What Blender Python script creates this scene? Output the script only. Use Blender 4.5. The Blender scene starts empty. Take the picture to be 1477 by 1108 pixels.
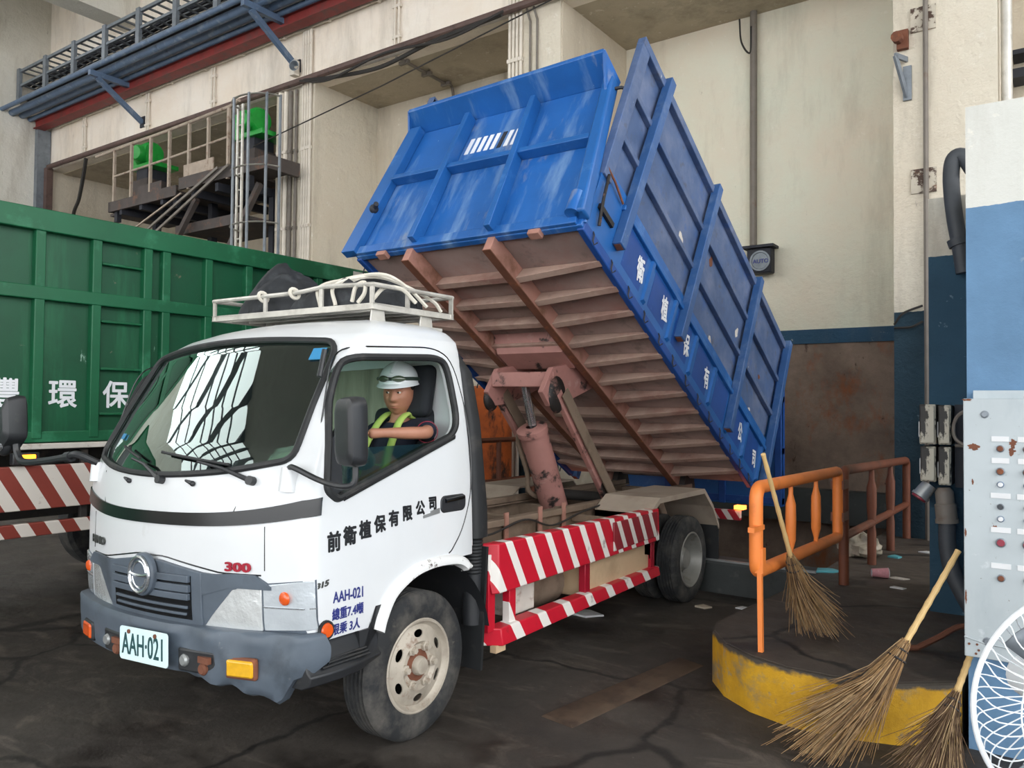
import bpy, bmesh, math, random
import numpy as np
from mathutils import Vector, Matrix, Euler
random.seed(7)
C = bpy.context.scene.collection
sc = bpy.context.scene
PI = math.pi

# ------------------------------------------------------------------ camera, sky, exposure
cam_d = bpy.data.cameras.new('camera'); cam_d.sensor_width = 36.0; cam_d.lens = 1156/1477*36
cam = bpy.data.objects.new('camera', cam_d); C.objects.link(cam)
_yaw, _pitch, _roll = 0.6172011, 0.02617131, 0.00901899
_f = Vector((-math.sin(_yaw)*math.cos(_pitch), math.cos(_yaw)*math.cos(_pitch), math.sin(_pitch)))
_r = Vector((math.cos(_yaw), math.sin(_yaw), 0)); _u = _r.cross(_f)
_r2 = math.cos(_roll)*_r + math.sin(_roll)*_u; _u2 = -math.sin(_roll)*_r + math.cos(_roll)*_u
cam.matrix_world = Matrix(((_r2.x, _u2.x, -_f.x, 3.87545), (_r2.y, _u2.y, -_f.y, -3.28420), (_r2.z, _u2.z, -_f.z, 1.80832), (0, 0, 0, 1)))
cam_d.clip_start = 0.05; cam_d.clip_end = 200
sc.camera = cam
w = bpy.data.worlds.new('daylight'); sc.world = w; w.use_nodes = True
wn = w.node_tree.nodes; bgn = wn['Background']
bgn.inputs['Color'].default_value = (0.97, 0.985, 1.0, 1); bgn.inputs['Strength'].default_value = 3.6
sc.view_settings.view_transform = 'Standard'; sc.view_settings.look = 'None'
sc.view_settings.gamma = 1.0; sc.view_settings.use_curve_mapping = False
sc.view_settings.exposure = 0.2
sc.cycles.use_denoising = True
sc.cycles.max_bounces = 8; sc.cycles.diffuse_bounces = 5; sc.cycles.transparent_max_bounces = 12
sc.cycles.sample_clamp_indirect = 8.0

# ------------------------------------------------------------------ materials
def hexc(h):
    h = h.lstrip('#'); o = []
    for i in (0, 2, 4):
        v = int(h[i:i+2], 16)/255
        o.append(v/12.92 if v <= .04045 else ((v+.055)/1.055)**2.4)
    return tuple(o)
class NT:
    def __init__(s, name):
        s.m = bpy.data.materials.new(name); s.m.use_nodes = True; s.t = s.m.node_tree; s.n = s.t.nodes
        s.b = s.n['Principled BSDF']; s.o = s.n['Material Output']; s._tc = None
    def new(s, t, **k):
        n = s.n.new(t)
        for a, v in k.items(): setattr(n, a, v)
        return n
    def link(s, a, b): s.t.links.new(a, b)
    def co(s, scale=(1, 1, 1), rot=(0, 0, 0), loc=(0, 0, 0)):
        if s._tc is None: s._tc = s.new('ShaderNodeTexCoord')
        mp = s.new('ShaderNodeMapping'); mp.inputs['Scale'].default_value = scale; mp.inputs['Rotation'].default_value = rot
        mp.inputs['Location'].default_value = loc
        s.link(s._tc.outputs['Object'], mp.inputs['Vector']); return mp.outputs['Vector']
    def noise(s, scale=5, detail=6, rough=.6, stretch=(1, 1, 1), loc=(0, 0, 0), dist=0):
        n = s.new('ShaderNodeTexNoise'); n.inputs['Scale'].default_value = scale; n.inputs['Detail'].default_value = detail
        n.inputs['Roughness'].default_value = rough; n.inputs['Distortion'].default_value = dist
        s.link(s.co(stretch, loc=loc), n.inputs['Vector']); return n.outputs['Fac']
    def ramp(s, fac, lo, hi, a=0, b=1):
        n = s.new('ShaderNodeMapRange'); n.inputs['From Min'].default_value = lo; n.inputs['From Max'].default_value = hi
        n.inputs['To Min'].default_value = a; n.inputs['To Max'].default_value = b; n.clamp = True
        s.link(fac, n.inputs['Value']); return n.outputs['Result']
    def math(s, op, a, b=0.):
        n = s.new('ShaderNodeMath', operation=op)
        for i, v in enumerate((a, b)):
            if isinstance(v, (int, float)): n.inputs[i].default_value = v
            else: s.link(v, n.inputs[i])
        return n.outputs[0]
    def mix(s, fac, a, b):
        n = s.new('ShaderNodeMix', data_type='RGBA')
        for i, v in ((0, fac), (6, a), (7, b)):
            if isinstance(v, (int, float)): n.inputs[i].default_value = v
            elif isinstance(v, tuple): n.inputs[i].default_value = (*v[:3], 1)
            else: s.link(v, n.inputs[i])
        return n.outputs[2]
    def sep(s):
        if s._tc is None: s._tc = s.new('ShaderNodeTexCoord')
        n = s.new('ShaderNodeSeparateXYZ'); s.link(s._tc.outputs['Object'], n.inputs[0]); return n.outputs
    def col(s, c):
        if isinstance(c, tuple): s.b.inputs['Base Color'].default_value = (*c[:3], 1)
        else: s.link(c, s.b.inputs['Base Color'])
    def bump(s, h, strength=.3, dist=.01):
        n = s.new('ShaderNodeBump'); n.inputs['Strength'].default_value = strength; n.inputs['Distance'].default_value = dist
        s.link(h, n.inputs['Height']); s.link(n.outputs[0], s.b.inputs['Normal'])
    def set(s, rough=None, metal=None, spec=None, coat=None):
        for k, v in (('Roughness', rough), ('Metallic', metal), ('Specular IOR Level', spec), ('Coat Weight', coat)):
            if v is None: continue
            if isinstance(v, (int, float)): s.b.inputs[k].default_value = v
            else: s.link(v, s.b.inputs[k])
def mat(name, col, rough=.55, metal=0., var=.12, scale=4, wear=(), bump=0., bscale=60, spec=None, coat=None, stretch=(1, 1, 1)):
    """base colour with noise variation; wear = list of (colour, scale, lo, hi, stretch) worn/dirt/rust layers"""
    n = NT(name); c = hexc(col) if isinstance(col, str) else col
    f = n.noise(scale, 5, .6, stretch)
    k = n.mix(n.ramp(f, .3, .7), tuple(v*(1-var) for v in c), tuple(min(1, v*(1+var)) for v in c))
    for i, wv in enumerate(wear):
        wc, ws, lo, hi = wv[:4]; st = wv[4] if len(wv) > 4 else (1, 1, 1)
        k = n.mix(n.ramp(n.noise(ws, 8, .65, st, (3.1*i+1.7, 2.3*i, 5.9*i)), lo, hi), k, hexc(wc))
    n.col(k); n.set(rough, metal, spec, coat)
    if bump: n.bump(n.noise(bscale, 4, .6), bump)
    return n.m
M = {}
V1 = (1, 1, .12)
M['white_paint'] = mat('white_paint', '#d6d9db', .28, 0, .02, 3, [('#b9a98c', 5, .70, .92, V1), ('#9a948a', 2, .66, .95)], coat=.3)
M['white_lip'] = mat('white_lip', '#e2e3e2', .35, 0, .03, 3, [('#4a3430', 6, .60, .63, (1, .6, .6)), ('#8a847c', 12, .62, .68)])
M['black_rubber'] = mat('black_rubber', '#1d1f21', .6, 0, .2, 8, [('#4a4642', 6, .55, .85)])
M['black_plastic'] = mat('black_plastic', '#26282b', .45, 0, .15, 8, [('#5a5650', 9, .6, .9)])
M['gloss_black'] = mat('gloss_black', '#0b0e12', .22, 0, .1, 6)
M['grey_plastic'] = mat('grey_plastic', '#515b66', .5, 0, .12, 6, [('#33383e', 3, .55, .8), ('#8b8d8c', 14, .68, .8)])
M['tyre'] = mat('tyre', '#232527', .8, 0, .2, 6, [('#5f5b55', 5, .47, .78), ('#3f3e3c', 11, .5, .7), ('#7a7368', 14, .66, .78)], bump=.15, bscale=40)
M['rim'] = mat('rim', '#b3aa9c', .5, .1, .12, 6, [('#75503a', 9, .58, .70), ('#8a8174', 4, .45, .75)])
M['rim_dark'] = mat('rim_dark', '#8a8984', .45, .3, .15, 6, [('#5b4a3c', 7, .58, .75)])
M['chrome'] = mat('chrome', '#c9ced2', .2, .9, .05)
M['steel'] = mat('steel', '#9fa2a2', .45, .6, .15, 7, [('#6b563f', 9, .62, .78)])
M['bare_alloy'] = mat('bare_alloy', '#c8c5bd', .45, .4, .12, 7, [('#8a857c', 5, .5, .8)])
M['bed_blue'] = mat('bed_blue', '#1d5a9c', .42, 0, .12, 3, [('#4d80bd', 4, .58, .8), ('#9fb0bd', 16, .72, .78), ('#3a3f45', 9, .72, .85)])
M['bed_blue_front'] = mat('bed_blue_front', '#1f5ca2', .42, 0, .12, 3, [('#7395bd', 2.4, .50, .76, (2.5, .5, .5)), ('#a9a696', 2.6, .58, .80, (1.6, .6, .6)), ('#8a7a66', 9, .70, .76), ('#b9c8d4', 24, .70, .74, (2, .5, .5))])
M['bed_blue_worn'] = mat('bed_blue_worn', '#40567c', .6, 0, .18, 3, [('#67738f', 3, .45, .75), ('#2c5594', 5, .58, .75), ('#a9adb0', 18, .70, .74, (1, 1, .5)), ('#4a4a50', 7, .58, .75)])
M['bed_blue_dark'] = mat('bed_blue_dark', '#14448a', .5, 0, .15, 3, [('#3a6aa5', 6, .62, .8)])
M['bed_rib'] = mat('bed_rib', '#b3988a', .75, 0, .15, 3, [('#8a5d54', 2.5, .45, .75), ('#b5a08c', 4, .6, .85), ('#6b5a50', 6, .62, .8)], bump=.1)
M['bed_floor'] = mat('bed_floor', '#95807a', .8, 0, .15, 2, [('#8f665e', 2, .5, .8), ('#5d544f', 5, .55, .8)], bump=.1)
M['bed_sill'] = mat('bed_sill', '#a5786a', .75, 0, .18, 3, [('#6d4a34', 5, .5, .75), ('#b09a88', 4, .62, .85)], bump=.1)
M['hoist'] = mat('hoist', '#a87870', .6, 0, .12, 4, [('#2a2422', 4.5, .57, .64), ('#c0a298', 5, .6, .8)])
M['black_grease'] = mat('black_grease', '#1b1715', .6, 0, .2, 6, [('#7a5850', 9, .55, .66)], bump=.4, bscale=25)
M['frame_tan'] = mat('frame_tan', '#7d6c5c', .75, 0, .15, 4, [('#5a4a3c', 4, .5, .75), ('#a08d78', 6, .62, .85)], bump=.1)
M['fender_tan'] = mat('fender_tan', '#a89a8b', .7, 0, .1, 3, [('#8a786a', 3, .5, .8)])
M['box_tan'] = mat('box_tan', '#c4a988', .7, 0, .08, 2, [('#a08a6c', 3, .55, .85)])
M['dark_under'] = mat('dark_under', '#2b2826', .8, 0, .2, 4, [('#55493e', 5, .55, .8)])
M['seat_cloth'] = mat('seat_cloth', '#1c1f25', .85, 0, .15, 10)
M['teal_cloth'] = mat('teal_cloth', '#2f7d7c', .85, 0, .2, 9, [('#1c4d50', 8, .55, .7)], bump=.3, bscale=25)
M['dash'] = mat('dash', '#707a68', .7, 0, .1, 5)
M['cab_lining'] = mat('cab_lining', '#a8a79c', .8, 0, .08, 5)
M['tarp'] = mat('tarp', '#24272b', .7, 0, .2, 6, [('#54585c', 5, .52, .8)], bump=.3, bscale=18)
M['rope'] = mat('rope', '#cfcabd', .8, 0, .1, 20)
M['letter_black'] = mat('letter_black', '#15181c', .5, 0, .05)
M['letter_blue'] = mat('letter_blue', '#2a3378', .5, 0, .05)
M['letter_white'] = mat('letter_white', '#e4e6ea', .5, 0, .05)
M['letter_red'] = mat('letter_red', '#a01b30', .3, .2, .05)
M['letter_grey'] = mat('letter_grey', '#4a4c4a', .35, .3, .1)
M['plate'] = mat('plate', '#d8f0f4', .35, 0, .02)
M['plate_ink'] = mat('plate_ink', '#1d4a4c', .5, 0, .05)
M['rust'] = mat('rust', '#6e4330', .85, 0, .2, 8, [('#9a5a34', 8, .55, .75)])
M['rust_plate'] = mat('rust_plate', '#bdb4a4', .7, 0, .1, 6, [('#4a372c', 9, .50, .56), ('#8a5a40', 6, .6, .7)])
M['amber'] = mat('amber', '#d9a520', .2, 0, .1, 30, coat=.5)
M['orange_lens'] = mat('orange_lens', '#d8571c', .25, 0, .1, 20, coat=.5)
M['sticker_blue'] = mat('sticker_blue', '#2f7fae', .5, 0, .05)
M['skin'] = mat('skin', '#a8745c', .5, 0, .08, 12, [('#9c624e', 7, .52, .8)])
M['navy_shirt'] = mat('navy_shirt', '#161a2c', .85, 0, .15, 12)
M['lime_vest'] = mat('lime_vest', '#a2ba5c', .7, 0, .08, 12)
M['hair'] = mat('hair', '#141211', .6, 0, .1, 40)
M['helmet'] = mat('helmet', '#e9eef0', .25, 0, .02, 4, coat=.4)
M['goggle_strap'] = mat('goggle_strap', '#2c3a33', .5, 0, .15, 20)
M['eye_white'] = mat('eye_white', '#d8d0c8', .3, 0, .02)
M['eye_dark'] = mat('eye_dark', '#120d0b', .2, 0, .02)
M['lips'] = mat('lips', '#8f5548', .5, 0, .05)
M['green_steel'] = mat('green_steel', '#094d30', .5, 0, .14, 1.5, [('#24734c', 3, .56, .8, V1), ('#083d25', 2, .55, .8), ('#8fae9e', 11, .69, .72, (1, 1, .25)), ('#6f6a58', 7, .68, .74)])
M['green_rail'] = mat('green_rail', '#0c5a38', .5, 0, .12, 2, [('#3b8a64', 3, .55, .8), ('#b5bdb0', 12, .73, .8, V1)])
M['dirty_white'] = mat('dirty_white', '#c9c3ba', .6, 0, .1, 6, [('#8a6f62', 9, .55, .72)])
M['motor_green'] = mat('motor_green', '#1f9a3a', .4, 0, .1, 6, [('#0f6a28', 5, .55, .8)])
M['gal_grey'] = mat('gal_grey', '#7d848b', .5, .35, .12, 6, [('#5d646c', 5, .5, .8)])
M['pipe_blue'] = mat('pipe_blue', '#566a84', .5, 0, .15, 3, [('#8d97a2', 6, .55, .8), ('#2f3c4e', 4, .62, .8)])
M['pipe_red'] = mat('pipe_red', '#7c2a27', .6, 0, .18, 3, [('#5a3a36', 5, .5, .75), ('#a89a92', 12, .72, .8)])
M['conduit_white'] = mat('conduit_white', '#d6cdbf', .6, 0, .08, 5, [('#a08a74', 8, .6, .8)])
M['conduit_grey'] = mat('conduit_grey', '#746d65', .6, .1, .12, 6, [('#6b5545', 6, .58, .8)])
M['duct_brown'] = mat('duct_brown', '#5e4a44', .65, 0, .15, 3, [('#3c302d', 5, .5, .75)])
M['cable_black'] = mat('cable_black', '#2c2927', .7, 0, .15, 8)
M['rusty_frame'] = mat('rusty_frame', '#a59687', .7, .1, .15, 5, [('#6b4a38', 6, .55, .72)])
M['rusty_deck'] = mat('rusty_deck', '#4a4340', .8, 0, .2, 3, [('#7a5540', 4, .55, .75)])
M['dark_steel'] = mat('dark_steel', '#2a2c34', .7, .1, .2, 4)
M['orange_paint'] = mat('orange_paint', '#e8823a', .5, 0, .06, 4, [('#a65a2c', 6, .70, .8)])
M['orange_shaded_dirty'] = mat('orange_shaded_dirty', '#6e3c26', .6, 0, .15, 4, [('#5a3626', 4, .5, .72)])  # orange paint darkened to carry shade, plus brown dirt patches
M['orange_rusty'] = mat('orange_rusty', '#c9642a', .75, 0, .2, 3, [('#3a2a22', 4, .52, .62, (1, 1, .5)), ('#8a4526', 3, .5, .75)])
M['bamboo'] = mat('bamboo', '#d0b078', .55, 0, .15, 8, [('#8a6a3c', 6, .62, .8)], stretch=(1, 1, .2))
M['twig'] = mat('twig', '#8a6c48', .85, 0, .3, 25)
M['twig_pale'] = mat('twig_pale', '#a48a66', .85, 0, .3, 25)
M['twig_dark'] = mat('twig_dark', '#5e4834', .85, 0, .3, 25)
M['cabinet_grey'] = mat('cabinet_grey', '#adb6ba', .5, 0, .06, 2, [('#98a3aa', 3, .48, .75, (1, 1, .4)), ('#8a5238', 7, .685, .72), ('#77736e', 30, .66, .71), ('#d6dcde', 5, .62, .75)])
M['peeling_box'] = mat('peeling_box', '#34322f', .6, 0, .2, 6, [('#bdb7a6', 6, .50, .53, (1, 1, .45)), ('#8c877a', 12, .62, .66)])
M['hose_dark'] = mat('hose_dark', '#3b3f44', .6, 0, .15, 6)
M['fan_white'] = mat('fan_white', '#e6ebef', .35, 0, .03, 6, [('#a09a90', 10, .66, .8)])
M['plastic_bag'] = mat('plastic_bag', '#b5aa98', .4, 0, .2, 8, [('#6f6a58', 6, .5, .7), ('#7fa5ab', 5, .64, .7)])
M['cyan_wrap'] = mat('cyan_wrap', '#5fb0bc', .4, 0, .1, 6)
M['pink'] = mat('pink', '#c98a92', .5, 0, .12, 30, [('#d8c4c0', 20, .58, .64)])
M['paper'] = mat('paper', '#d4d6d8', .7, 0, .05, 6)
M['red_button'] = mat('red_button', '#8a2a3c', .35, 0, .08)
M['rust_floor'] = mat('rust_floor', '#544538', .8, .2, .2, 5, [('#3c2f27', 5, .5, .7)])
def stripes(name, red, white, axes, ang, period, frac, off=0., wear='#5a2a28'):
    n = NT(name); o = n.sep()
    p = n.math('ADD', n.math('MULTIPLY', o[axes[0]], math.cos(ang)), n.math('MULTIPLY', o[axes[1]], math.sin(ang)))
    f = n.math('FRACT', n.math('ADD', n.math('DIVIDE', p, period), off + 100.))
    wmask = n.math('GREATER_THAN', f, frac)
    r = n.mix(n.ramp(n.noise(4, 5), .3, .7), tuple(v*.85 for v in hexc(red)), hexc(red))
    k = n.mix(wmask, r, hexc(white)); k = n.mix(n.ramp(n.noise(7, 8), .64, .76), k, hexc(wear))
    n.col(k); n.set(.4, 0.); return n.m
M['guard_stripe'] = stripes('guard_stripe', '#c3182f', '#e2ded8', (1, 2), math.radians(28), .195, .66, .05)
M['guard_stripe_low'] = stripes('guard_stripe_low', '#c3182f', '#e2ded8', (1, 2), math.radians(28), .27, .68, .3)
M['guard_plate'] = stripes('guard_plate', '#8a2530', '#d2cfc8', (1, 2), math.radians(28), .16, .66, .1)
M['green_guard'] = stripes('green_guard', '#8a3e34', '#d6cfc6', (1, 2), math.radians(31), .20, .52, .0, '#7a4a40')
M['tail_stripe'] = stripes('tail_stripe', '#a02030', '#d0ccc8', (0, 2), math.radians(35), .12, .55)
def glass(name, tint, gloss=.06, rough=.02, boost=1.3):
    n = NT(name); n.n.remove(n.b)
    tr = n.new('ShaderNodeBsdfTransparent'); tr.inputs[0].default_value = (*tint, 1)
    gl = n.new('ShaderNodeBsdfGlossy'); gl.inputs[1 if 'Roughness' not in gl.inputs else 'Roughness'].default_value = rough
    gl.inputs[0].default_value = (.86, 1, .95, 1)
    fr = n.new('ShaderNodeFresnel'); fr.inputs[0].default_value = 1.5
    mx = n.new('ShaderNodeMixShader')
    n.link(n.math('MAXIMUM', n.math('MULTIPLY', fr.outputs[0], boost), gloss), mx.inputs[0]); n.link(tr.outputs[0], mx.inputs[1]); n.link(gl.outputs[0], mx.inputs[2])
    n.link(mx.outputs[0], n.o.inputs[0]); return n.m
M['windscreen'] = glass('windscreen', (.76, .93, .86), .10, .015, 3.0)
M['side_glass'] = glass('side_glass', (.82, .9, .86), .03, .02, .8)
n_ = NT('dusty_glass'); _t = n_.new('ShaderNodeBsdfTransparent'); _t.inputs[0].default_value = (.75, .78, .72, 1); _mx = n_.new('ShaderNodeMixShader')
n_.col(n_.mix(n_.ramp(n_.noise(6, 6, .6, (3, 1, .4)), .35, .7), hexc('#b5ae9c'), hexc('#8f8a7c'))); n_.set(.5)
_mx.inputs[0].default_value = .72; n_.link(_t.outputs[0], _mx.inputs[1]); n_.link(n_.b.outputs[0], _mx.inputs[2]); n_.link(_mx.outputs[0], n_.o.inputs[0]); M['dusty_glass'] = n_.m
M['lens_clear'] = glass('lens_clear', (.9, .93, .95), .08, .08)
def emit(name, col, s):
    n = NT(name); n.b.inputs['Base Color'].default_value = (*col, 1); n.b.inputs['Emission Color'].default_value = (*col, 1)
    n.b.inputs['Emission Strength'].default_value = s; return n.m
M['lamp_orange'] = emit('lamp_orange', (1, .22, .01), 7)
M['lamp_tail'] = emit('lamp_tail', (1, .2, .03), 5)

# ------------------------------------------------------------------ mesh building
class MB:
    """collects geometry of ONE part; xf maps every point when the mesh is built"""
    def __init__(s, xf=None): s.v = []; s.f = []; s.xf = xf; s.mi = []; s.cm = 0
    def add(s, vs, fs):
        o = len(s.v); s.v += [tuple(p) for p in vs]
        for f in fs: s.f.append([i+o for i in f]); s.mi.append(s.cm)
        return s
    def box(s, c, d, rot=None):
        h = [x/2 for x in d]; vs = []
        for x in (-1, 1):
            for y in (-1, 1):
                for z in (-1, 1):
                    p = Vector((x*h[0], y*h[1], z*h[2]))
                    if rot is not None: p = rot @ p
                    vs.append(p + Vector(c))
        return s.add(vs, [(0, 1, 3, 2), (4, 6, 7, 5), (0, 4, 5, 1), (2, 3, 7, 6), (0, 2, 6, 4), (1, 5, 7, 3)])
    def bb(s, lo, hi): return s.box([(a+b)/2 for a, b in zip(lo, hi)], [abs(b-a) for a, b in zip(lo, hi)])
    def hexa(s, p):  # 8 corners: bottom loop 0-3, top loop 4-7
        return s.add(p, [(3, 2, 1, 0), (4, 5, 6, 7), (0, 1, 5, 4), (1, 2, 6, 5), (2, 3, 7, 6), (3, 0, 4, 7)])
    def prism(s, poly, axis, a, b):
        """poly of 2-D points in the two other axes (cyclic order kept), extruded along axis from a to b"""
        n = len(poly)
        def P(q, t):
            if axis == 0: return (t, q[0], q[1])
            if axis == 1: return (q[0], t, q[1])
            return (q[0], q[1], t)
        vs = [P(q, a) for q in poly] + [P(q, b) for q in poly]
        return s.add(vs, [tuple(range(n))[::-1], tuple(range(n, 2*n))] + [(i, (i+1) % n, n+(i+1) % n, n+i) for i in range(n)])
    def tube(s, path, r, n=8, closed=False, caps=True, squash=None):
        P = [Vector(p) for p in path]; R = r if isinstance(r, (list, tuple)) else [r]*len(P)
        vs = []; m = len(P); prev = None
        for i, p in enumerate(P):
            if closed: t = P[(i+1) % m]-P[i-1]
            else: t = P[min(i+1, m-1)]-P[max(i-1, 0)]
            t = t.normalized() if t.length > 1e-9 else Vector((0, 0, 1))
            if prev is None:
                a = Vector((0, 0, 1)) if abs(t.z) < .9 else Vector((1, 0, 0)); x = t.cross(a).normalized()
            else:
                x = prev - t*prev.dot(t); x = x.normalized() if x.length > 1e-6 else t.orthogonal().normalized()
            prev = x; y = t.cross(x)
            for k in range(n):
                an = 2*PI*k/n; vs.append(p + R[i]*(math.cos(an)*x + math.sin(an)*y*(squash or 1)))
        fs = []
        for i in range(m if closed else m-1):
            j = (i+1) % m
            for k in range(n): fs.append((i*n+k, i*n+(k+1) % n, j*n+(k+1) % n, j*n+k))
        if caps and not closed: fs += [tuple(range(n))[::-1], tuple(range((m-1)*n, m*n))]
        return s.add(vs, fs)
    def bar(s, a, b, w, h, up=(0, 0, 1)):
        a = Vector(a); b = Vector(b); t = (b-a); L = t.length; t.normalize(); u = Vector(up)
        x = t.cross(u); x = x.normalized() if x.length > 1e-4 else t.orthogonal().normalized(); u = x.cross(t)
        return s.box((a+b)/2, (w, L, h), Matrix((x, t, u)).transposed())
    def lathe(s, prof, o, ax, n=32, caps=False):
        """prof: (radius, distance along ax)"""
        o = Vector(o); ax = Vector(ax).normalized(); x = ax.orthogonal().normalized(); y = ax.cross(x); vs = []; m = len(prof)
        for r, h in prof:
            for k in range(n):
                an = 2*PI*k/n; vs.append(o + ax*h + r*(math.cos(an)*x + math.sin(an)*y))
        fs = [(i*n+k, i*n+(k+1) % n, (i+1)*n+(k+1) % n, (i+1)*n+k) for i in range(m-1) for k in range(n)]
        if caps: fs += [tuple(range(n))[::-1], tuple(range((m-1)*n, m*n))]
        return s.add(vs, fs)
    def cyl(s, a, b, r, n=20, r2=None):
        a = Vector(a); d = Vector(b)-a; L = d.length
        return s.lathe([(r, 0), (r if r2 is None else r2, L)], a, d, n, True)
    def grid(s, rows, closed_u=False, flip=False):
        n = len(rows[0]); vs = [p for r in rows for p in r]; fs = []
        for i in range(len(rows)-1):
            for k in range(n if closed_u else n-1):
                q = (i*n+k, i*n+(k+1) % n, (i+1)*n+(k+1) % n, (i+1)*n+k); fs.append(q[::-1] if flip else q)
        return s.add(vs, fs)
    def ball(s, c, r, nu=16, nv=10):
        c = Vector(c); r = (r, r, r) if isinstance(r, (int, float)) else r
        rows = [[c + Vector((r[0]*math.sin(PI*j/nv)*math.cos(2*PI*i/nu), r[1]*math.sin(PI*j/nv)*math.sin(2*PI*i/nu), r[2]*math.cos(PI*j/nv))) for i in range(nu)] for j in range(nv+1)]
        return s.grid(rows, True, True)
    def build(s, name, m, parent=None, bev=0, smooth=True, ang=35, sub=0, seg=2):
        me = bpy.data.meshes.new(name)
        vs = [s.xf(p) for p in s.v] if s.xf else s.v
        if parent is not None:
            L = parent_off(parent); vs = [(p[0]-L[0], p[1]-L[1], p[2]-L[2]) for p in vs]
        me.from_pydata([tuple(p) for p in vs], [], s.f)
        for k in (m if isinstance(m, (list, tuple)) else [m]): me.materials.append(k if not isinstance(k, str) else M[k])
        me.polygons.foreach_set('material_index', s.mi)
        b = bmesh.new(); b.from_mesh(me); bmesh.ops.remove_doubles(b, verts=b.verts, dist=1e-6); bmesh.ops.recalc_face_normals(b, faces=b.faces); b.to_mesh(me); b.free()
        return finish(name, me, parent, bev, smooth, ang, sub, seg)
_off = {}
def parent_off(p): return _off.get(p.name, (0, 0, 0))
def finish(name, me, parent=None, bev=0, smooth=True, ang=35, sub=0, seg=2):
    o = bpy.data.objects.new(name, me); C.objects.link(o)
    if smooth:
        me.polygons.foreach_set('use_smooth', [True]*len(me.polygons)); me.set_sharp_from_angle(angle=math.radians(ang))
    if parent is not None: o.parent = parent; _off[o.name] = parent_off(parent)
    if sub:
        k = o.modifiers.new('sub', 'SUBSURF'); k.levels = k.render_levels = sub
    if bev:
        k = o.modifiers.new('bevel', 'BEVEL'); k.width = bev; k.segments = seg; k.limit_method = 'ANGLE'; k.angle_limit = math.radians(40)
        k.harden_normals = False
    return o
def empty(name, loc=(0, 0, 0)):
    o = bpy.data.objects.new(name, None); C.objects.link(o); o.location = loc; o.empty_display_size = .2; _off[o.name] = tuple(loc); return o
def tag(o, label, cat, group=None, kind=None):
    o['label'] = label; o['category'] = cat
    if group: o['group'] = group
    if kind: o['kind'] = kind
    return o
def struct(name, mb, m, **k):
    o = mb.build(name, m, None, **k); o['kind'] = 'structure'; return o
def thing(name, label, cat, loc=(0, 0, 0), group=None): return tag(empty(name, loc), label, cat, group)
def solo(name, mb, m, label, cat, loc=(0, 0, 0), group=None, **k):
    """a thing that is one mesh, with its origin at loc"""
    mb2 = mb; me_xf = mb.xf
    mb.xf = (lambda p: tuple(np.array(me_xf(p) if me_xf else p, float)-np.array(loc)))
    o = mb2.build(name, m, None, **k); o.location = loc; _off[o.name] = tuple(loc); return tag(o, label, cat, group)
def evalmesh(o):
    dg = bpy.context.evaluated_depsgraph_get(); dg.update()
    return bpy.data.meshes.new_from_object(o.evaluated_get(dg))
def bool_mesh(mb, cutters, op='DIFFERENCE'):
    """returns a mesh: mb (op) each cutter, exact solver"""
    a = mb.build('tmp', [], None, smooth=False); cs = []
    for c in cutters:
        cs.append(c.build('tmpc', [], None, smooth=False)); k = a.modifiers.new('b', 'BOOLEAN'); k.operation = op; k.object = cs[-1]; k.solver = 'EXACT'
    me = evalmesh(a)
    for o in [a]+cs:
        d = o.data; bpy.data.objects.remove(o); bpy.data.meshes.remove(d)
    return me
def setmat(me, *ms):
    me.materials.clear()
    for k in ms: me.materials.append(M[k] if isinstance(k, str) else k)
    return me
def shift(me, off):
    me.transform(Matrix.Translation((-off[0], -off[1], -off[2]))); return me
def rrect(x0, x1, y0, y1, r, n=5):
    o = []
    for cx, cy, a0 in ((x1-r, y1-r, 0), (x0+r, y1-r, 90), (x0+r, y0+r, 180), (x1-r, y0+r, 270)):
        for i in range(n+1):
            a = math.radians(a0+90*i/n); o.append((cx+r*math.cos(a), cy+r*math.sin(a)))
    return o
def roundpoly(pts, r, n=5):
    o = []; m = len(pts)
    rr = r if isinstance(r, (list, tuple)) else [r]*m
    for i in range(m):
        p = Vector(pts[i]); a = Vector(pts[i-1]); b = Vector(pts[(i+1) % m])
        da = min(rr[i], (a-p).length*.45); db = min(rr[i], (b-p).length*.45)
        p0 = p+(a-p).normalized()*da; p1 = p+(b-p).normalized()*db
        for k in range(n+1):
            t = k/n; q = (1-t)**2*p0 + 2*t*(1-t)*p + t*t*p1; o.append((q.x, q.y))
    return o
def resample(pts, step, closed=False):
    P = [Vector(p) for p in pts]; o = []
    seg = list(zip(P, P[1:]+([P[0]] if closed else [])))[:len(P) if closed else len(P)-1]
    for a, b in seg:
        k = max(1, int((b-a).length/step))
        for i in range(k): o.append(a.lerp(b, i/k))
    if not closed: o.append(P[-1])
    return o
def spline(pts, n=8):
    P = [Vector(p) for p in pts]; P = [P[0]*2-P[1]]+P+[P[-1]*2-P[-2]]; o = []
    for i in range(1, len(P)-2):
        for k in range(n):
            t = k/n; a, b, c, d = P[i-1:i+3]
            o.append(.5*((2*b)+(c-a)*t+(2*a-5*b+4*c-d)*t*t+(3*b-a-3*c+d)*t**3))
    o.append(P[-2]); return o
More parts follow.
